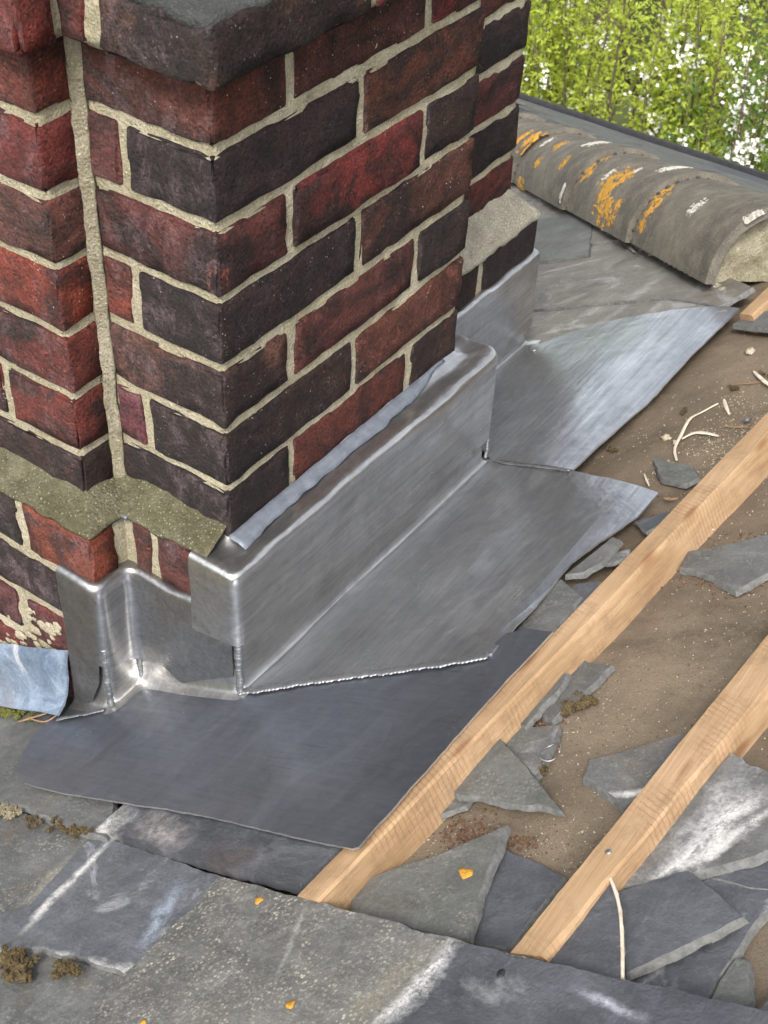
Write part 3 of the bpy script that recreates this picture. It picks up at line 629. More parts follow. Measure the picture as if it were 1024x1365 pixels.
# blue grey oxide strip where the new lead meets the wall on top of the long fold
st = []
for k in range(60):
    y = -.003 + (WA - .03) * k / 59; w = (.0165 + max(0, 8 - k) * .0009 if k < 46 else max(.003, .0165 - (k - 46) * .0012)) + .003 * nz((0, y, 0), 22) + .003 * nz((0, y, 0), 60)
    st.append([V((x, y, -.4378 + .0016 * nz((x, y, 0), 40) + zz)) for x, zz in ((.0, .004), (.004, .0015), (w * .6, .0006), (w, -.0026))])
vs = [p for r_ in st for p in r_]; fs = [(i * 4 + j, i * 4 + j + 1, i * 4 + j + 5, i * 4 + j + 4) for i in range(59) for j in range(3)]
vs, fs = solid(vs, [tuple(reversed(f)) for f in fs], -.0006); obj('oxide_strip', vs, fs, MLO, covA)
rs_ = random.Random(8)
for (x, y, n_, sx, sy, r_) in ((62, 838, 16, 12, 7, .008), (30, 846, 12, 12, 4, .006), (45, 815, 7, 5, 10, .005), (15, 858, 10, 14, 3, .006)):
    vs, fs = [], []
    for k in range(n_):
        c = on_v(x + rs_.gauss(0, sx), y + rs_.gauss(0, sy), -PP - PX); bm = bmesh.new(); bmesh.ops.create_icosphere(bm, subdivisions=2, radius=1); b0 = len(vs); rr = r_ * rs_.uniform(.5, 1.2)
        for v in bm.verts: q = v.co * (1 + .45 * nz(v.co, 2, k + x)); vs.append(c + V((q.x, q.y * .3, q.z * .8)) * rr)
        for f in bm.faces: fs.append(tuple(b0 + v.index for v in f.verts))
        bm.free()
    o = obj('mortar_smear', vs, fs, MM, ch); o['kind'] = 'stuff'
# small folded lead wedge stuck under the weathering
p = on_u(170, 684, -D + PX + .004); vs, fs = box_grid(p - V((.004, .009, .003)), p + V((.006, .009, .003)), .0015, .006, lambda p, q, d: p + d * nz(p, 300) * .001)
tag(obj('lead_wedge', vs, fs, MW), 'tiny folded lead wedge under the mossy mortar band of the chimney', 'lead wedge')
# old coated flashing at the left edge
pts = []
for i in range(30):
    x = -.175 - .2 * i / 29; row = []
    for j, (o, dz) in enumerate(((.038, .088), (.043, .082), (.045, .07), (.046, .05), (.05, .028), (.058, .012), (.07, .004))):
        z = zroof(x) + .004 + dz * (1 + .1 * nz((x, j, 0), 20)); row.append(V((x, -PP - o - .003 * nz((x, z, 0), 25), z)))
    pts.append(row)
vs = [p for r_ in pts for p in r_]; fs = [(i * 7 + j, i * 7 + j + 1, i * 7 + j + 8, i * 7 + j + 7) for i in range(29) for j in range(6)]
vs, fs = solid(vs, fs, .003); tag(auto_smooth(obj('old_flashing', vs, fs, MBL), 60), 'old blue and white coated flashing at the left foot of the brick wall', 'old flashing')

# ------------------------------------------------------------------ slates still fixed on the slope
sl_n = [100]
def slate_poly(name, px, h, th, mat, parent=None, label=None, cat=None, group=None, tilt=(0, 0), chip=.0035, jit=.0011, bevel=.4, amp=.0007, grid=.02):
    sl_n[0] += 7; k = sl_n[0]; poly = [rp(x, y, h) for x, y in px]; ca = sum(p[0] for p in poly) / len(poly); cb = sum(p[1] for p in poly) / len(poly)
    hf = lambda a, b: h + amp * (nz2(a, b, 18, k) + .6 * nz2(a, b, 55, k)) + tilt[0] * (a - ca) + tilt[1] * (b - cb)
    vs, fs = slab(poly, W_, th, hf, .0065, grid, jit, chip, bevel, k)
    o = obj(name, vs, fs, mat, parent); rim_mat(o, MSE if mat not in (MSD, MSX) else mat); auto_smooth(o, 35)
    if label: tag(o, label, cat, group)
    return o
sr = thing('slate_covering', W_(0, -.2, 0), 'weathered grey slates still laid on the roof slope below and left of the chimney', 'slate roof')
TH = .0075
# course lying lowest (left edge), then the ones lapping over it
slate_poly('slate', [(-60, 930), (60, 940), (150, 1000), (150, 1075), (142, 1117), (100, 1104), (60, 1087), (-60, 1052)], -.004, TH, MS, sr)
slate_poly('slate', [(160, 1000), (470, 1060), (452, 1128), (398, 1180), (300, 1156), (146, 1112), (128, 1105), (165, 1073)], -.0008, .010, MSD, sr, bevel=.15)
slate_poly('slate', [(-70, 1055), (62, 1092), (128, 1119), (112, 1140), (40, 1210), (-70, 1320)], -.012, TH, MSTN, sr)
slate_poly('slate', [(116, 1122), (146, 1118), (300, 1170), (360, 1210), (200, 1380), (170, 1300), (60, 1265), (-70, 1262), (-70, 1235), (40, 1205)], -.0085, TH, MST, sr)
slate_poly('slate', [(-70, 1270), (60, 1270), (160, 1300), (138, 1325), (100, 1358), (20, 1440), (-70, 1440)], -.0125, TH, MS, sr)
slate_poly('slate', [(292, 1167), (396, 1196), (468, 1214), (560, 1237), (640, 1262), (800, 1299), (1120, 1370), (1120, 1520), (0, 1520), (98, 1362), (174, 1292)], -.003, TH, MSL, sr, grid=.018)
slate_poly('slate', [(604, 1254), (641, 1262), (800, 1299), (1120, 1369), (1120, 1520), (420, 1520), (505, 1372), (560, 1302)], .0012, .003, MSX, sr, chip=.006, bevel=.6)
# far slates between chimney, hip and lead
b1 = on_roof(708, 412).y; b2 = on_roof(890, 396).y
def slate_uv(pl, h, mat, chip=.003): 
    sl_n[0] += 7; k = sl_n[0]
    vs, fs = slab(pl, W_, TH, lambda a, b: h + .0009 * nz2(a, b, 14, k), .009, .025, .0012, chip, .3, k); return auto_smooth(obj('slate', vs, fs, mat, sr), 35)
def au(u): return u / E1.x
hipu = lambda v: HIPS + .05 - v
mats = [MSU, MSG, MS, MSS, MSU]
def slate_rows(v0, v1, u_lo, u_hi, width, gauge, stag):
    v = v0; r = 0
    while v < v1:
        u = u_lo + (gauge / 2 if r % 2 else 0); 
        while u < u_hi:
            va, vb = v + .0015, v + width - .0015
            ua, ub = u, u + gauge + .03
            if ua < hipu(va): 
                pl = [(au(ua), va), (au(min(ub, hipu(va))), va), (au(max(ua + .004, min(ub, hipu(vb)))), vb), (au(ua), vb)]
                slate_uv(pl, -.004 + .004 * ((u - u_lo) / gauge % 1) - .0015 * r % .003, random.choice(mats))
            u += gauge
        v += width; r += 1
slate_poly('slate', [(560, 470), (706, 413), (890, 397), (958, 408), (1004, 383), (960, 365), (830, 300), (560, 330)], -.0065, TH, MSU, sr)
slate_poly('slate', [(560, 480), (560, 520), (700, 470), (890, 430), (968, 412), (892, 400), (706, 417)], -.0075, TH, MSU, sr)
slate_poly('slate', [(540, 345), (706, 334), (835, 318), (850, 340), (780, 285), (640, 215), (540, 250)], -.002, TH, MSU, sr, chip=.006)
slate_poly('slate', [(560, 240), (690, 268), (760, 262), (700, 215), (600, 180), (540, 200)], .0005, TH, MSU, sr, chip=.005)
slate_rows(1.25, 1.95, -1.5, -.35, .26, .21, 0)
slate_rows(-.55, .9, -1.5, -.62, .26, .21, 0)

# ------------------------------------------------------------------ battens
def line_hit(p1, p2, h, n=2): return [on_roof(*p1, h), on_roof(*p2, h)]
def batten(label, l0, l1, h_top, nails=(), seed=0):
    """top face between two measured arrises; sides run square down to the underlay"""
    A0, A1 = line_hit(*l0, h_top); B0, B1 = line_hit(*l1, h_top); N = 70; t = h_top - HF + .004; vs = []; fs = []
    base = (A0 + B0) / 2; th = thing('batten', base, label, 'batten', None); th.rotation_euler = (0, 0, 0)
    ring = []
    for i in range(N + 1):
        s = i / N; a = A0.lerp(A1, s); b = B0.lerp(B1, s); w = (b - a); r = .0025
        wob = lambda k: .0016 * nz((s * 6, k, seed), 1.3) + .0007 * nz((s * 30, k, seed), 1.7)
        wane = .004 * max(0, nz((s * 5, 7, seed), 1.1) - .1)
        wn = w.normalized(); pts = [a + wn * wob(1), a + wn * (r + wob(1)), a.lerp(b, .35), a.lerp(b, .7), b - wn * (r + wane - wob(2)), b - NN * (r + wane) + wn * wob(2), b - NN * t * .5 + wn * wob(3), b - NN * t + wn * wob(4), a - NN * t, a - NN * (t * .5) + wn * wob(5)]
        pts[0] = pts[0] - NN * r
        ring.append(pts)
    m = len(ring[0]); vs = [p for r_ in ring for p in r_]
    for i in range(N):
        for j in range(m): fs.append((i * m + j, i * m + (j + 1) % m, (i + 1) * m + (j + 1) % m, (i + 1) * m + j))
    fs.append(tuple(range(m))); fs.append(tuple(N * m + j for j in range(m - 1, -1, -1)))
    auto_smooth(obj('timber', vs, fs, MWD, th), 35)
    for (x, y) in nails:
        p = on_roof(x, y, h_top + .0006); vs, fs = tube([p - NN * .002, p, p + NN * .0004, p + NN * .0008], [.003, .003, .0026, .001], 12); obj('nail', vs, fs, MNA, th)
    return th
batten('clean sawn roof batten running along the lead edge, passing under its lower corner', ((395, 1193), (1090, 480)), ((424, 1201), (1090, 513)), -.0015, seed=1)
batten('second sawn roof batten at the right with a nail and broken slates against it', ((676, 1270), (1090, 762)), ((727, 1275), (1090, 835)), -.008, ((811, 1135),), seed=4)
batten('short batten end sticking out under the last hip tile', ((985, 418), (1110, 300)), ((1003, 420), (1115, 318)), -.014, seed=8)

# ------------------------------------------------------------------ broken slates lying loose
FH = HF + .0085
lo = 'loose slate pieces on the underlay'
def frag(px, label, mat, h=FH, th=.0065, tilt=(0, 0), **k): return slate_poly('broken_slate', px, h, th, mat, None, label, 'broken slate', lo, tilt, **k)
o = frag([(672, 1128), (752, 1168), (678, 1263), (628, 1254), (610, 1220), (640, 1180)], 'blue grey slate piece tucked behind the big triangular slate with the orange spot', MSB)
big = frag([(467, 1180), (520, 1156), (580, 1140), (640, 1118), (677, 1102), (665, 1130), (648, 1166), (637, 1200), (628, 1256), (560, 1239), (466, 1214)], 'large triangular green grey broken slate with one orange lichen spot', MSG, FH + .010, .0075, (.04, .02))
frag([(668, 985), (682, 966), (745, 967), (736, 996), (714, 1033), (690, 1024)], 'white stained slate fragment behind the pointed grey triangle beside the batten', MSQ)
frag([(603, 1051), (632, 1018), (668, 987), (700, 1022), (749, 1082), (681, 1071), (612, 1058)], 'pointed grey triangular slate lying beside the lead side batten', MSG, FH + .009, .006, (.03, .05))
frag([(683, 957), (706, 928), (731, 900), (758, 899), (748, 916), (699, 966)], 'small dark oblong slate against the batten beside a longer slate piece', MS, FH + .006, .006, (.02, .05))
frag([(724, 953), (745, 912), (764, 877), (816, 887), (780, 922), (735, 962)], 'longer grey slate piece with a moss tuft under its lower edge', MS, FH)
frag([(778, 1035), (786, 1014), (830, 1002), (908, 980), (930, 1000), (832, 1074), (812, 1055)], 'grey slate with a white streak jutting out left of the second batten', MSQ, FH, .008, (.0, .03))
frag([(933, 1158), (1010, 1142), (1080, 1120), (1080, 1190), (1000, 1182), (950, 1170)], 'blue slate strip under the large salt stained slate at the right edge', MSB, FH + .002)
fst = frag([(823, 1178), (880, 1110), (930, 1056), (976, 1006), (1050, 1044), (1090, 1070), (1080, 1120), (1000, 1143), (933, 1159), (878, 1172)], 'large slate crusted with white salt right of the second batten', MSQ, FH + .010, .0075, (.02, .03), chip=.006)
frag([(917, 1163), (985, 1178), (1032, 1188), (1022, 1210), (980, 1270), (933, 1341), (834, 1309), (830, 1285)], 'wide blue grey slate with pale scuffs leaning under a smaller slate at bottom right', MST, FH + .001)
frag([(822, 1186), (870, 1173), (917, 1163), (960, 1194), (992, 1225), (920, 1256), (834, 1295), (826, 1240)], 'pointed blue slate lying on top of the wide scuffed slate', MSB, FH + .013, .0065, (.03, .03))
bl = frag([(715, 1274), (770, 1208), (809, 1161), (822, 1192), (829, 1240), (831, 1312), (770, 1296)], 'dark blue slate with a chipped white curved edge beside the second batten', MSB, FH + .020, .004, (.05, .02), chip=0)
e_ = [on_roof(x, y, FH + .0225) for x, y in ((808, 1160), (815, 1174), (822, 1192), (827, 1215), (829, 1240), (830, 1275), (830, 1312))]
vs, fs = tube([p.lerp(q, t) for p, q in zip(e_, e_[1:]) for t in (0, .33, .66)] + [e_[-1]], [.0016 + .0008 * nz((i, 0, 0), .6) for i in range(19)], 6); obj('chipped_edge', vs, fs, MSP, bl)
frag([(937, 1341), (960, 1308), (981, 1278), (997, 1280), (999, 1330), (980, 1354)], 'small pale five sided slate chip below the scuffed slate at bottom right', MSG, FH + .003)
frag([(992, 1368), (1024, 1335), (1060, 1310), (1070, 1400), (1000, 1400)], 'slate corner poking in at the bottom right corner', MS, FH + .006)
frag([(906, 757), (917, 735), (980, 724), (1060, 702), (1060, 745), (981, 786), (950, 768)], 'smooth grey slate piece between the two battens at the right edge', MS, FH, .007)
frag([(871, 610), (895, 616), (923, 622), (931, 636), (913, 646), (880, 637)], 'small grey slate chip beside the lead corner above the first batten', MSG, FH + .002, .006)
frag([(754, 766), (790, 738), (817, 715), (827, 719), (802, 748), (778, 762)], 'curved slate sliver poking out under the rippled lead edge', MS, FH + .022)
frag([(686, 843), (718, 806), (747, 772), (775, 795), (735, 842)], 'grey slate lying under the lead beside the first batten', MS, FH + .018)
frag([(740, 800), (768, 778), (800, 775), (785, 798), (760, 815)], 'dark slate scrap between the lead edge and the first batten', MSB, FH + .015)
frag([(794, 751), (815, 740), (840, 731), (838, 741), (817, 750)], 'pale thin slate flake beside the batten and lead edge', MSS, FH + .016, .004)
frag([(847, 695), (870, 688), (893, 681), (882, 697), (862, 708)], 'lilac grey slate flake near the tip of the lead sheet', MSB, FH + .012, .004)
frag([(550, 1091), (578, 1075), (603, 1064), (628, 1063), (620, 1074), (590, 1084)], 'narrow slate sliver between the batten and the pointed triangle', MSG, FH, .005)
frag([(977, 432), (1000, 420), (1060, 405), (1060, 440), (1010, 436)], 'slate piece beside the short batten end at the right edge', MS, FH + .01)
frag([(893, 738), (905, 729), (918, 735), (908, 743)], 'tiny pale wood coloured flake on the right side of the first batten', MSP, FH, .003)
for px, on, hh in (([(610, 1160), (618, 1156), (630, 1160), (629, 1167), (617, 1171)], big, FH + .0115),):
    poly = [rp(x, y, hh) for x, y in px]; vs, fs = slab(poly, W_, .0012, lambda a, b: hh + .0006 * nz2(a, b, 200), .003, .004, .0015, 0, .1, 5); obj('lichen_spot', vs, fs, MLO1, on)

# ------------------------------------------------------------------ hip tiles and the slope behind them
AX = V((1, -1, M)).normalized(); SB = V((1, 1, 0)).normalized(); UPV = SB.cross(AX) * -1
if UPV.z < 0: UPV = -UPV
HR = .118
E_ = on_roof(955, 386)
def hip_pt(s, ang, r): return E_ + AX * s + SB * (HR * .94) + SB * (-math.cos(ang) * r) + UPV * (math.sin(ang) * r - .004)
s_at = [0., -(on_roof(852, 327) - E_).length, -(on_roof(774, 279) - E_).length, -(on_roof(703, 242) - E_).length, -1.55, -1.95]
hl = ['nearest hip tile with a broken mortared open end and white lichen flecks', 'hip tile with the brightest orange and white lichen streaks', 'hip tile with a row of orange lichen near its joint beside the chimney', 'hip tile just clear of the brick chimney edge', 'hip tile furthest along the ridge behind the chimney']
tiles = []
for k in range(5):
    s1, s0 = s_at[k], s_at[k + 1] - .03; T = thing('hip_tile', hip_pt(s1, math.pi / 2, 0), hl[k], 'hip tile', 'half round tiles along the hip'); vs = []; fs = []; NA, NS = 26, 26; lift = .012
    for lay in range(2):
        for i in range(NS + 1):
            s = s0 + (s1 - s0) * i / NS
            for j in range(NA + 1):
                a = math.radians(6) + math.radians(168) * j / NA; r = HR + lift * (i / NS) - lay * .015
                r += .0012 * nz((s, a * .12, k), 30) + .0006 * nz((s, a * .12, k), 90); ss = s + (.003 * nz((a, k, 1), 4) + .0015 * nz((a, k, 1), 17) if i in (0, NS) else 0)
                vs.append(hip_pt(ss, a, r))
    q = (NS + 1) * (NA + 1); I = lambda l, i, j: l * q + i * (NA + 1) + j
    for i in range(NS):
        for j in range(NA): fs.append((I(0, i, j), I(0, i, j + 1), I(0, i + 1, j + 1), I(0, i + 1, j))); fs.append((I(1, i, j), I(1, i + 1, j), I(1, i + 1, j + 1), I(1, i, j + 1)))
        fs.append((I(0, i, 0), I(0, i + 1, 0), I(1, i + 1, 0), I(1, i, 0))); fs.append((I(0, i, NA), I(1, i, NA), I(1, i + 1, NA), I(0, i + 1, NA)))
    for j in range(NA):
        fs.append((I(0, 0, j), I(1, 0, j), I(1, 0, j + 1), I(0, 0, j + 1))); fs.append((I(0, NS, j), I(0, NS, j + 1), I(1, NS, j + 1), I(1, NS, j)))
    auto_smooth(obj('tile_body', vs, fs, MT, T), 50); tiles.append(T)
# lumpy mortar filling at the open end and bedding under the tiles' edges
def lumps(name, pts, r, mat, parent=None, seed=0, sub=2, amp=.35, flat=1.):
    vs, fs = [], []
    for i, p in enumerate(pts):
        bm = bmesh.new(); bmesh.ops.create_icosphere(bm, subdivisions=sub, radius=1); rr = r[i] if isinstance(r, (list, tuple)) else r; b = len(vs)
        for v in bm.verts:
            c = v.co * (1 + amp * nz(v.co, 1.9, seed + i) + amp * .5 * nz(v.co, 5, seed + i)); vs.append(V(p) + (c - NN * c.dot(NN) * (1 - flat)) * rr)
        for f in bm.faces: fs.append(tuple(b + v.index for v in f.verts))
        bm.free()
    return obj(name, vs, fs, mat, parent)
vs = []; fs = []; nr, na_ = 14, 40
for i in range(nr + 1):
    for j in range(na_ + 1):
        a = math.radians(4 + 172 * j / na_); r = (HR - .004) * (i / nr); q = (r * math.cos(a) * 30, r * math.sin(a) * 30, 1.)
        vs.append(hip_pt(-.045 + .013 * noise.noise(V(q)) + .007 * noise.noise(V(q) * 3.1) + .016 * (i / nr) ** 3, a, r))
for i in range(nr):
    for j in range(na_): q = i * (na_ + 1) + j; fs.append((q, q + 1, q + na_ + 2, q + na_ + 1))
obj('bedding_mortar', vs, fs, MMJ, tiles[0])
for k in range(5):
    s1, s0 = s_at[k], s_at[k + 1]; n = 16; pts = [hip_pt(s0 + (s1 - s0) * (i + .5) / n, math.radians(1), HR - .022) + NN * random.uniform(-.006, -.001) for i in range(n)]
    lumps('edge_bedding', pts, [random.uniform(.007, .012) for _ in pts], MFP, tiles[k], 9 + k)
    if k: 
        pts = [hip_pt(s1 + .004, math.radians(8 + 164 * i / 18), HR + .0015) for i in range(19)]; lumps('joint_mortar', pts, [random.uniform(.001, .0045) for _ in pts], MCAP, tiles[k], 30 + k)
# lichen crusts: thin raised patches that follow the curve of each tile
def crust(px, py, ln, wd, mat, parent, seed, name):
    # find the spot on the half round surface
    best = None
    for si in range(-170, 1):
        for ai in range(4, 120, 2):
            p = hip_pt(si * .01, math.radians(ai), HR + .004); q = p - CAM; x = 512 + F * q.dot(RX) / -q.dot(RZ); y = 682.5 - F * q.dot(RY) / -q.dot(RZ); d = (x - px) ** 2 + (y - py) ** 2
            if best is None or d < best[0]: best = (d, si * .01, math.radians(ai))
    s, a0 = best[1], best[2]; k = max(i for i in range(5) if s <= s_at[i] + 1e-6); n = 34; vs = []; fs = []
    for i in range(n + 1):
        for j in range(n + 1):
            x, y = i / n * 2 - 1, j / n * 2 - 1; m_ = .2 + 1.3 * nz2(x * 1.5, y * 1.2, 1.6, seed) + 1.3 * nz2(x * .8, y * 1.3, 4.5, seed + 2) + .9 * nz2(x, y, 11, seed); f = m_ - (x * x + y * y) ** 1.2 * .95 + .2
            ss = s + x * wd; aa = a0 + y * ln / HR; lf = (s_at[k] - ss) / max(.1, s_at[k] - s_at[k + 1]); r = HR + .012 * (1 - lf) + (.0012 + .0012 * nz2(x, y, 9, seed) if f > 0 else -.0035); vs.append(hip_pt(ss, aa, r))
    for i in range(n):
        for j in range(n): q = i * (n + 1) + j; fs.append((q, q + 1, q + n + 2, q + n + 1))
    obj(name, vs, fs, mat, tiles[k] if parent is None else parent)
for (x, y, ln, wd, c) in [(815, 245, .06, .03, 1), (808, 285, .04, .025, 1), (822, 282, .035, .012, 1), (806, 262, .05, .02, 1), (787, 222, .06, .022, 1), (880, 255, .035, .015, 1), (872, 270, .05, .014, 1), (852, 302, .02, .012, 1), (709, 190, .05, .018, 1), (697, 185, .04, .012, 1), (716, 218, .02, .012, 1), (745, 195, .03, .012, 1), (755, 218, .025, .01, 1), (692, 243, .02, .02, 1), (836, 236, .03, .02, 1),
                          (810, 235, .04, .012, 2), (730, 187, .03, .012, 2), (795, 193, .04, .02, 2), (900, 228, .04, .016, 2), (928, 277, .03, .014, 2), (754, 257, .025, .008, 2), (850, 230, .015, .008, 2), (1008, 295, .02, .01, 2), ]:
    crust(x, y, ln * .75, wd * (1.7 if c == 1 else 1.3), MLO1 if c == 1 else MLO2, None, int(x + y), 'orange_lichen' if c == 1 else 'white_lichen')
# slope behind the hip, with its slates and eaves gutter
M2 = .46; K2 = -.024
def p2(u, v, h=0): return V((u, v, K2 - M2 * v + h))
VE = hit(860, 187, V((0, M2, 1)), V((0, 0, K2))).y
vs, fs = grid_sheet(-2.6, .8, 0, 1, .2, .1, lambda u, t: p2(u, max(HIPS + .2 - u, .9) + (VE + .02 - max(HIPS + .2 - u, .9)) * t, -.02))
back = obj('back_slope', vs, fs, MSD, None, loc=p2(0, 1.5)); tag(back, kind='structure')
u = -2.6; i = 0
while u < .7:
    r = 0
    for v0, v1 in ((VE - .3, VE), (VE - .62, VE - .29), (VE - .95, VE - .61)):
        uu = u + (.13 if r % 2 else 0); lo_v = max(v0, HIPS + .22 - uu)
        if v1 > lo_v + .03:
            k = 900 + i * 3; h0 = .002 * r; vs, fs = slab([(uu + .002, lo_v), (uu + .258, lo_v), (uu + .258, v1 - .01), (uu + .002, v1 - .01)], p2, .008, lambda a, b: h0 + .0025 * nz2(a, b, 4, k), .02, .06, .002, .004, .2, k)
            auto_smooth(obj('slate', vs, fs, random.choice([MSB, MS, MS]), back), 35)
        r += 1; i += 1
    u += .26
gu = []
for i in range(41):
    u = -2.8 + 3.9 * i / 40; c = p2(u, VE + .024, -.004); row = [c + V((0, math.cos(a) * .03, math.sin(a) * .028 + .002 * nz((u, a, 0), 2))) for a in [math.radians(q) for q in (180, 200, 225, 250, 270, 290, 315, 340, 360)]] + [c + V((0, .032, .004)), c + V((0, .036, .002))]; gu.append(row)
m = len(gu[0]); vs = [p for r_ in gu for p in r_]; fs = [(i * m + j, i * m + j + 1, (i + 1) * m + j + 1, (i + 1) * m + j) for i in range(40) for j in range(m - 1)]
vs, fs = solid(vs, fs, .003); tag(auto_smooth(obj('gutter', vs, fs, MBK), 50), 'black plastic eaves gutter along the far roof edge before the shrubs', 'gutter')

# ------------------------------------------------------------------ debris on the slope
def strip(name, px, wpx, mat, label, cat, h=HF + .004, lift=0., group=None, th=.0022):
    """a thin sliver of wood, tapered, slightly arched"""
    P = [on_roof(x, y, h) for x, y in px]; n = 14; C = []
    for k in range(n + 1):
        t = k / n * (len(P) - 1); i = min(int(t), len(P) - 2); f = t - i
        p0, p1, p2_, p3 = P[max(i - 1, 0)], P[i], P[i + 1], P[min(i + 2, len(P) - 1)]
        C.append(.5 * ((2 * p1) + (p2_ - p0) * f + (2 * p0 - 5 * p1 + 4 * p2_ - p3) * f * f + (3 * p1 - p0 - 3 * p2_ + p3) * f ** 3) + NN * lift * math.sin(math.pi * k / n))
    vs, fs = [], []
    for k, c in enumerate(C):
        d = (C[min(k + 1, n)] - C[max(k - 1, 0)]).normalized(); sd_ = NN.cross(d).normalized(); w = wpx / 1350 * (.35 + .65 * math.sin(math.pi * (k + 1.2) / (n + 2.4))) * (1 + .3 * nz((k, wpx, px[0][0]), .5))
        for a, b in ((-1, -.3), (-.6, .6), (.6, .7), (1, -.2), (.3, -1)): vs.append(c + sd_ * w * .5 * a + NN * th * .5 * b)
    for k in range(n):
        for j in range(5): fs.append((k * 5 + j, k * 5 + (j + 1) % 5, k * 5 + 5 + (j + 1) % 5, k * 5 + 5 + j))
    fs += [tuple(range(5)), tuple(n * 5 + j for j in range(4, -1, -1))]
    o = obj(name, vs, fs, mat); auto_smooth(o, 50); return tag(o, label, cat, group)
sg = 'wood splinters and twigs on the underlay'
strip('wood_splinter', [(957, 538), (935, 552), (920, 562), (909, 583), (900, 600), (902, 613)], 7, MSP, 'long curved white wood splinter on the underlay above the first batten', 'splinter', lift=.004, group=sg)
strip('wood_splinter', [(909, 585), (925, 577), (940, 577), (957, 581)], 8, MSP, 'short flat white splinter crossing the foot of the long curved splinter', 'splinter', group=sg)
strip('wood_splinter', [(965, 532), (968, 542), (972, 552)], 7, MSP, 'short stubby pale splinter right of the long curved splinter', 'splinter', group=sg)
strip('wood_splinter', [(1005, 495), (1018, 507), (1035, 520)], 7, MSP, 'white splinter cut by the right edge of the underlay', 'splinter', h=HF + .008, group=sg)
strip('twig', [(980, 512), (1000, 511), (1020, 508)], 3, MTW, 'thin dark straight twig beside the white splinter at the right edge', 'twig', group=sg)
strip('twig', [(966, 568), (980, 569), (998, 569)], 4, MTW, 'reddish brown twig lying just above the first batten', 'twig', group=sg)
strip('wood_splinter', [(859, 632), (862, 640), (865, 647)], 4, MSP, 'tiny pale splinter by the lead corner and the small slate chip', 'splinter', group=sg)
strip('twig', [(885, 664), (895, 665), (904, 664)], 6, MTW, 'stubby brown twig in the bark crumbs beside the lead tip', 'twig', h=HF + .01, group=sg)
strip('wood_splinter', [(925, 707), (938, 705), (952, 706)], 4, MSP, 'pale flake in the crumbs under the first batten', 'splinter', group=sg)
strip('twig', [(25, 962), (45, 956), (62, 951)], 4, MTW, 'reddish twig in the litter under the old flashing', 'twig', h=.004, group=sg)
strip('twig', [(40, 958), (60, 962), (78, 952)], 3, MTW, 'dark thin twig beside the reddish twig under the old flashing', 'twig', h=.006, group=sg)
def moss(px, label, r=.01, n=14, spread=14, mat=MMO, h=HF + .004, aspect=(1, .5), seed=1, cat='moss'):
    rs = random.Random(seed); pts = []; rr = []
    for i in range(n):
        x = px[0] + rs.gauss(0, spread * .4) * aspect[0] + 0; y = px[1] + rs.gauss(0, spread * .4) * aspect[1]
        pts.append(on_roof(x, y, h + rs.uniform(-r * .1, r * .25))); rr.append(r * rs.uniform(.25, .6))
    c = on_roof(*px, h); o = lumps('moss_clump', pts, rr, mat, None, seed, 3, .8, .75); o['kind'] = 'stuff'
    # short fibres
    vs, fs = [], []
    for i in range(n * 26):
        k = rs.randrange(n); d = V((rs.gauss(0, 1), rs.gauss(0, 1), rs.gauss(0, 1))).normalized()
        if d.dot(NN) < -.1: d = -d
        p = pts[k] + d * rr[k] * .9; q = p + (d + V((rs.gauss(0, .5), rs.gauss(0, .5), rs.gauss(0, .5)))).normalized() * rs.uniform(.002, .0045); sd_ = d.orthogonal().normalized() * .0006
        b = len(vs); vs += [p - sd_, p + sd_, q]; fs.append((b, b + 1, b + 2))
    f = obj('fibres', vs, fs, mat, o); f['kind'] = 'stuff'
    return tag(o, label, cat, 'moss clumps')
moss((769, 941), 'dark moss tuft under the longer slate piece by the first batten', .010, 16, 26, seed=2, aspect=(1, .6))
moss((724, 1027), 'small brown moss bit at the foot of the white stained fragment', .006, 8, 14, seed=3)
moss((592, 1046), 'bristly brown moss ball between the batten and the pointed triangle', .013, 20, 26, seed=4, aspect=(.8, .9))
moss((22, 1286), 'larger brown moss cushion on the slates at the bottom left', .010, 26, 30, seed=5, h=-.002, aspect=(1, .6))
moss((88, 1292), 'smaller brown moss cushion right of the larger one at the bottom left', .007, 20, 26, seed=6, h=-.002, aspect=(1, .5))
moss((12, 1081), 'pale dry moss clump in the slate joint at the left edge', .008, 16, 24, seed=7, h=-.006, mat=MMP)
moss((60, 1094), 'dark moss in the slate joint right of the pale clump', .005, 18, 40, seed=8, h=-.006, aspect=(1, .32))
moss((104, 1107), 'dark moss where the slate joint meets the white stain', .0055, 14, 40, seed=9, h=-.005, aspect=(1, .3))
moss((22, 948), 'bright green moss bed under the old blue flashing', .009, 30, 50, seed=10, h=-.002, mat=MMG, aspect=(1, .3))
moss((1019, 499), 'small moss bit beside the white splinter at the right edge', .005, 6, 10, seed=11)
moss((816, 590 + 9), 'tiny dark crumb of moss on the bare underlay', .004, 6, 9, seed=12, aspect=(1, .6))
moss((911, 548), 'tiny dark moss bit left of the stubby pale splinter', .004, 6, 9, seed=13)
moss((978, 516), 'tiny moss bit beside the thin dark straight twig', .0045, 6, 9, seed=14)
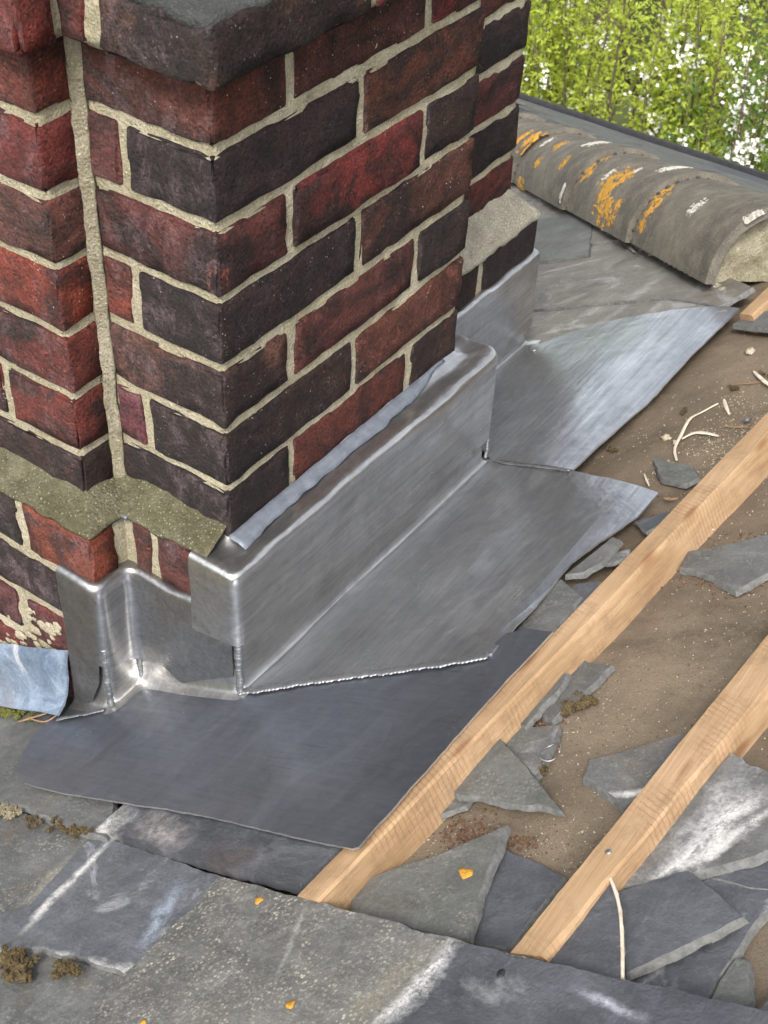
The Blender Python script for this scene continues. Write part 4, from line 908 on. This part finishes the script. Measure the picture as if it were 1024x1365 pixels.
# pebbles of mortar and slate grit, bark crumbs: uncountable
def grit(name, label, spots, n, size, mat, seed, dark=None):
    rs = random.Random(seed); vs, fs = [], []
    for i in range(n):
        x, y, sx, sy = rs.choice(spots); a, b = rp(rs.gauss(x, sx), rs.gauss(y, sy)); r = size * rs.uniform(.3, 1.) ** 1.6; p = W_(a, b, felt_h(a, b) + r * .3); b0 = len(vs)
        q = [V((rs.gauss(0, 1), rs.gauss(0, 1), rs.gauss(0, 1))).normalized() * r * rs.uniform(.6, 1.3) for _ in range(2)]; q3 = q[0].cross(q[1]); q3 = q3.normalized() * r * .7 if q3.length > 1e-9 else NN * r
        vs += [p + q[0], p + q[1], p - q[0] * .8, p - q[1] * .7, p + q3, p - q3 * .6]
        for a_, b_, c_ in ((0, 1, 4), (1, 2, 4), (2, 3, 4), (3, 0, 4), (1, 0, 5), (2, 1, 5), (3, 2, 5), (0, 3, 5)): fs.append((b0 + a_, b0 + b_, b0 + c_))
    o = obj(name, vs, fs, mat, None, False, loc=on_roof(820, 900, HF)); tag(o, label, 'debris', None, 'stuff'); return o
wide = [(860, 560, 80, 60), (980, 520, 50, 50), (900, 850, 110, 70), (760, 960, 60, 60), (700, 1090, 80, 30), (960, 700, 50, 60), (560, 1140, 60, 40)]
MG1 = m_plain('pale_grit', (.22, .18, .12), (.4, .35, .27), 300, .9); MG2 = m_plain('dark_grit', (.05, .04, .03), (.14, .1, .06), 300, .9); MG3 = m_plain('bark_litter', (.055, .028, .018), (.14, .078, .048), 300, .9)
grit('grit', 'pale mortar grit scattered over the underlay', wide, 2600, .0014, MG1, 1); grit('grit', 'dark slate grit scattered over the underlay', wide, 2400, .0018, MG2, 2)
grit('grit', 'pale crumbs gathered round the white splinters', [(985, 520, 30, 22), (945, 560, 22, 18), (880, 590, 12, 6)], 1100, .002, MG1, 5)
grit('bark_litter', 'reddish bark crumbs along the edges of the battens', [(875, 675, 20, 18), (845, 715, 16, 10), (990, 690, 14, 10), (960, 720, 22, 14), (700, 920, 12, 12), (640, 1000, 14, 14), (600, 1060, 20, 10), (480, 1190, 12, 14), (520, 1150, 14, 10), (925, 720, 25, 12), (640, 1075, 30, 5), (840, 1160, 14, 8)], 2400, .0036, MG3, 3)
rs = random.Random(5)
for i, (x, y, r, l) in enumerate(((888, 583, .006, 'pale stone crumb left of the long curved splinter'), (1001, 468, .007, 'pale stone near the top right of the underlay'), (900, 590, .004, 'small grey crumb beside the long curved splinter'), (996, 560, .005, 'grey stone chip just above the first batten'), (948, 1146, .003, 'tiny pale stone beside the salt crusted slate'))):
    tag(lumps('stone_chip', [on_roof(x, y, HF + r * .5)], r, MG1 if i != 3 else MS, None, 50 + i, 2, .9, .7), l, 'stone', 'stone chips on the underlay')

# ------------------------------------------------------------------ garden beyond the eaves
def leaf_quads(vs, fs, p, d, up, L, w):
    s_ = d.cross(up)
    s_ = s_.normalized() if s_.length > 1e-6 else d.orthogonal().normalized(); n_ = s_.cross(d); b = len(vs)
    vs += [p, p + d * L * .5 + s_ * w * .5 + n_ * w * .12, p + d * L, p + d * L * .5 - s_ * w * .5 + n_ * w * .12]; fs += [(b, b + 1, b + 2), (b, b + 2, b + 3)]
def shrub(u, v, top, spread, nsh, label, seed, leaf=MLF, dens=1., bloss=1., lsize=.029, zbase=-4.2):
    rs = random.Random(seed); T = thing('flowering_shrub', (u, v, zbase), label, 'shrub', 'shrubs beyond the eaves'); lv, lf, bv, bf = [], [], [], []
    for i in range(nsh):
        a = rs.uniform(0, 6.28); r = spread * rs.random() ** .5; tip = V((u + r * math.cos(a), v + r * math.sin(a), top - rs.uniform(0, .55) - .25 * (r / spread) ** 2)); base = V((u + r * .35 * math.cos(a), v + r * .35 * math.sin(a), zbase)); lean = V((rs.gauss(0, .06), rs.gauss(0, .06), 0)); pts = []
        for k in range(9): t = k / 8; pts.append(base.lerp(tip, t) + lean * math.sin(t * 3.1) + V((rs.gauss(0, .012), rs.gauss(0, .012), 0)))
        vs, fs = tube(pts, [.011 * (1 - .8 * k / 8) + .0012 for k in range(9)], 5); obj('stem', vs, fs, MBS if rs.random() < .6 else MBA, T)
        n = int(230 * dens * (tip.z - zbase) / 2.5)
        for k in range(n):
            t = 1 - (1 - .3) * rs.random() ** 1.1; q = t * 8; j = min(int(q), 7); p = pts[j].lerp(pts[j + 1], q - j); out = V((rs.gauss(0, 1), rs.gauss(0, 1), rs.gauss(.15, .6))).normalized(); p = p + out * rs.random() * .085
            for m_ in range(3):
                d = (out + V((rs.gauss(0, .7), rs.gauss(0, .7), rs.gauss(.3, .6)))).normalized(); leaf_quads(lv, lf, p + out * .008 * m_, d, V((rs.gauss(0, .6), rs.gauss(0, .6), 1)), lsize * rs.uniform(.6, 1.3), lsize * rs.uniform(.35, .6))
        for k in range(int(rs.uniform(0, 3.3) * bloss)):
            t = rs.uniform(.55, 1); q = t * 8; j = min(int(q), 7); c = pts[j].lerp(pts[j + 1], q - j) + V((rs.gauss(0, .035), rs.gauss(0, .035), rs.gauss(0, .03))); nb = rs.randrange(8, 30); sp = rs.uniform(.018, .038)
            for m_ in range(nb):
                p = c + V((rs.gauss(0, sp), rs.gauss(0, sp), rs.gauss(0, sp * 1.2)))
                ax = V((rs.gauss(0, 1), rs.gauss(0, 1) - .6, rs.gauss(.5, 1))).normalized(); x = ax.orthogonal().normalized(); y = ax.cross(x)
                for w in range(4):
                    d = x * math.cos(w * 1.57) + y * math.sin(w * 1.57) + ax * .25; leaf_quads(bv, bf, p, d, ax, .0105, .0095)
    o = obj('foliage', lv, lf, leaf, T, False); o['kind'] = 'stuff'
    if bv: o = obj('blossom', bv, bf, MBO, T, False); o['kind'] = 'stuff'
    return T
shrub(-2.5, 4.7, -1.25, .45, 20, 'lime green flowering shrub nearest the chimney edge with upright shoots', 1)
shrub(-1.95, 4.9, -1.3, .45, 22, 'tall lime green shrub with many thin upright shoots and sparse white blossom', 2)
shrub(-1.5, 5.0, -1.3, .4, 18, 'lime green shrub with big white blossom clusters in the middle of the view', 3, bloss=1.8)
shrub(-1.15, 4.8, -1.6, .3, 12, 'shrub at the right with dense white blossom over a dark gap', 4, MLF2, .7, 3.2)
shrub(-2.2, 4.2, -2.2, .3, 16, 'low lime green shrub right behind the black gutter', 5, bloss=1.2)
shrub(-1.6, 4.3, -2.25, .3, 14, 'low bright green shrub behind the gutter with a few white blossoms', 6)
shrub(-1.95, 3.75, -2.25, .3, 18, 'low dense lime shrub at the middle of the gutter', 11, bloss=.6)
shrub(-1.35, 3.9, -2.35, .28, 16, 'low dense shrub by the right end of the gutter', 12, bloss=.8)
shrub(-2.5, 3.8, -2.15, .3, 16, 'low dense lime shrub by the chimney end of the gutter', 13, bloss=.6)
shrub(-.8, 5.3, -1.2, .45, 14, 'darker green blossoming shrub cut by the right edge', 7, MLF2, .8, 2.2)
shrub(-3.2, 5.4, -1.2, .5, 18, 'lime green shrub half hidden behind the chimney', 8)
shrub(-2.7, 6.4, -1.9, .6, 18, 'tall green shrub behind the lime shrubs before the dark trunks', 9, MLF, .9, 1.2)
shrub(-1.9, 6.6, -1.7, .6, 18, 'tall shrub with pale leaves in the second row of the garden', 10, MLF, .9, 1.2)
def tree(u, v, r, h, label, seed):
    rs = random.Random(seed); T = thing('garden_tree', (u, v, -4.2), label, 'tree', 'dark trunked trees at the back'); pts = [V((u + rs.gauss(0, .05), v + rs.gauss(0, .05), -4.2 + h * k / 8)) for k in range(9)]
    vs, fs = tube(pts, [r * (1 - .6 * k / 8) * (1 + .1 * rs.gauss(0, 1)) for k in range(9)], 9); obj('trunk', vs, fs, MBA, T); lv, lf = [], []
    for i in range(9):
        b = pts[rs.randrange(5, 9)]; d = V((rs.gauss(0, 1), rs.gauss(0, 1), rs.uniform(.2, .9))).normalized(); L = rs.uniform(.8, 1.7); lp_ = [b + d * L * k / 5 + V((0, 0, .06 * k * rs.gauss(0, 1))) for k in range(6)]
        vs, fs = tube(lp_, [r * .35 * (1 - k / 6) + .008 for k in range(6)], 5); obj('limb', vs, fs, MBA, T)
        for k in range(260):
            c = lp_[rs.randrange(2, 6)] + V((rs.gauss(0, .3), rs.gauss(0, .3), rs.gauss(0, .25)))
            for m_ in range(2): leaf_quads(lv, lf, c + V((rs.gauss(0, .03), rs.gauss(0, .03), rs.gauss(0, .03))), V((rs.gauss(0, 1), rs.gauss(0, 1), rs.gauss(0, .5))).normalized(), V((rs.gauss(0, .5), rs.gauss(0, .5), 1)), rs.uniform(.05, .09), rs.uniform(.03, .05))
    o = obj('crown', lv, lf, MLF2, T, False); o['kind'] = 'stuff'
tree(-3.78, 9.0, .12, 4.2, 'left dark tree trunk at the top of the garden view', 21); tree(-3.5, 9.1, .1, 4.2, 'middle dark tree trunk at the top of the garden view', 22); tree(-3.1, 9.3, .11, 4.4, 'right dark tree trunk at the top of the garden view', 23)
# dark evergreen hedge closing the garden
rs = random.Random(77); lv, lf = [], []
for i in range(26000):
    x = rs.uniform(-14, 8); t = rs.random(); y = 11.5 + 1.4 * noise.noise(V((x * .4, 0, 0))) + rs.gauss(0, .35); z = -4.2 + t * (4.6 + 1.5 * noise.noise(V((x * .55, 3, 0))))
    leaf_quads(lv, lf, V((x, y, z)), V((rs.gauss(0, 1), rs.gauss(0, 1) - .5, rs.gauss(0, .6))).normalized(), V((rs.gauss(0, .5), -.6, .8)), rs.uniform(.1, .22), rs.uniform(.07, .13))
tag(obj('hedge', lv, lf, MLF2, None, False, loc=(0, 11.5, -4.2)), 'dark green hedge closing off the garden behind the shrubs', 'hedge', None, 'stuff')

c_ = on_roof(733, 1002, HF + .012); vs, fs = tube([c_ + E1 * (math.cos(a) * .0105) + E2 * (math.sin(a) * .0125) + NN * (.002 * math.sin(a * 2)) for a in [k / 22 * 5.9 for k in range(23)]], .0007, 5)
tag(obj('wire_loop', vs, fs, MNA), 'thin bent wire loop by the white stained slate fragment', 'wire')
c_ = on_roof(667, 1297, .0022); vs, fs = slab([(ab(c_)[0] + .003 * math.cos(a), ab(c_)[1] + .0042 * math.sin(a)) for a in [k * .52 for k in range(12)]], W_, .0006, lambda a, b: .0022, .002, .003, .0008, 0, .1, 4); obj('nail_hole_dark_disc', vs, fs, MBK, sr)  # flat black disc paints the dark of a nail hole, no recess cut
for x, y, r_ in ((345, 1200, .005), (387, 1338, .004), (190, 1362, .003)):
    hh = -.0022; a_, b_ = rp(x, y, hh); vs, fs = slab([(a_ + r_ * math.cos(q) * (1 + .3 * math.sin(q * 3 + x)), b_ + r_ * 1.1 * math.sin(q)) for q in [k * .45 for k in range(14)]], W_, .0008, lambda a, b: hh + .0005 * nz2(a, b, 200), .002, .003, .0012, 0, .1, int(x)); obj('lichen_spot', vs, fs, MLO1, sr)
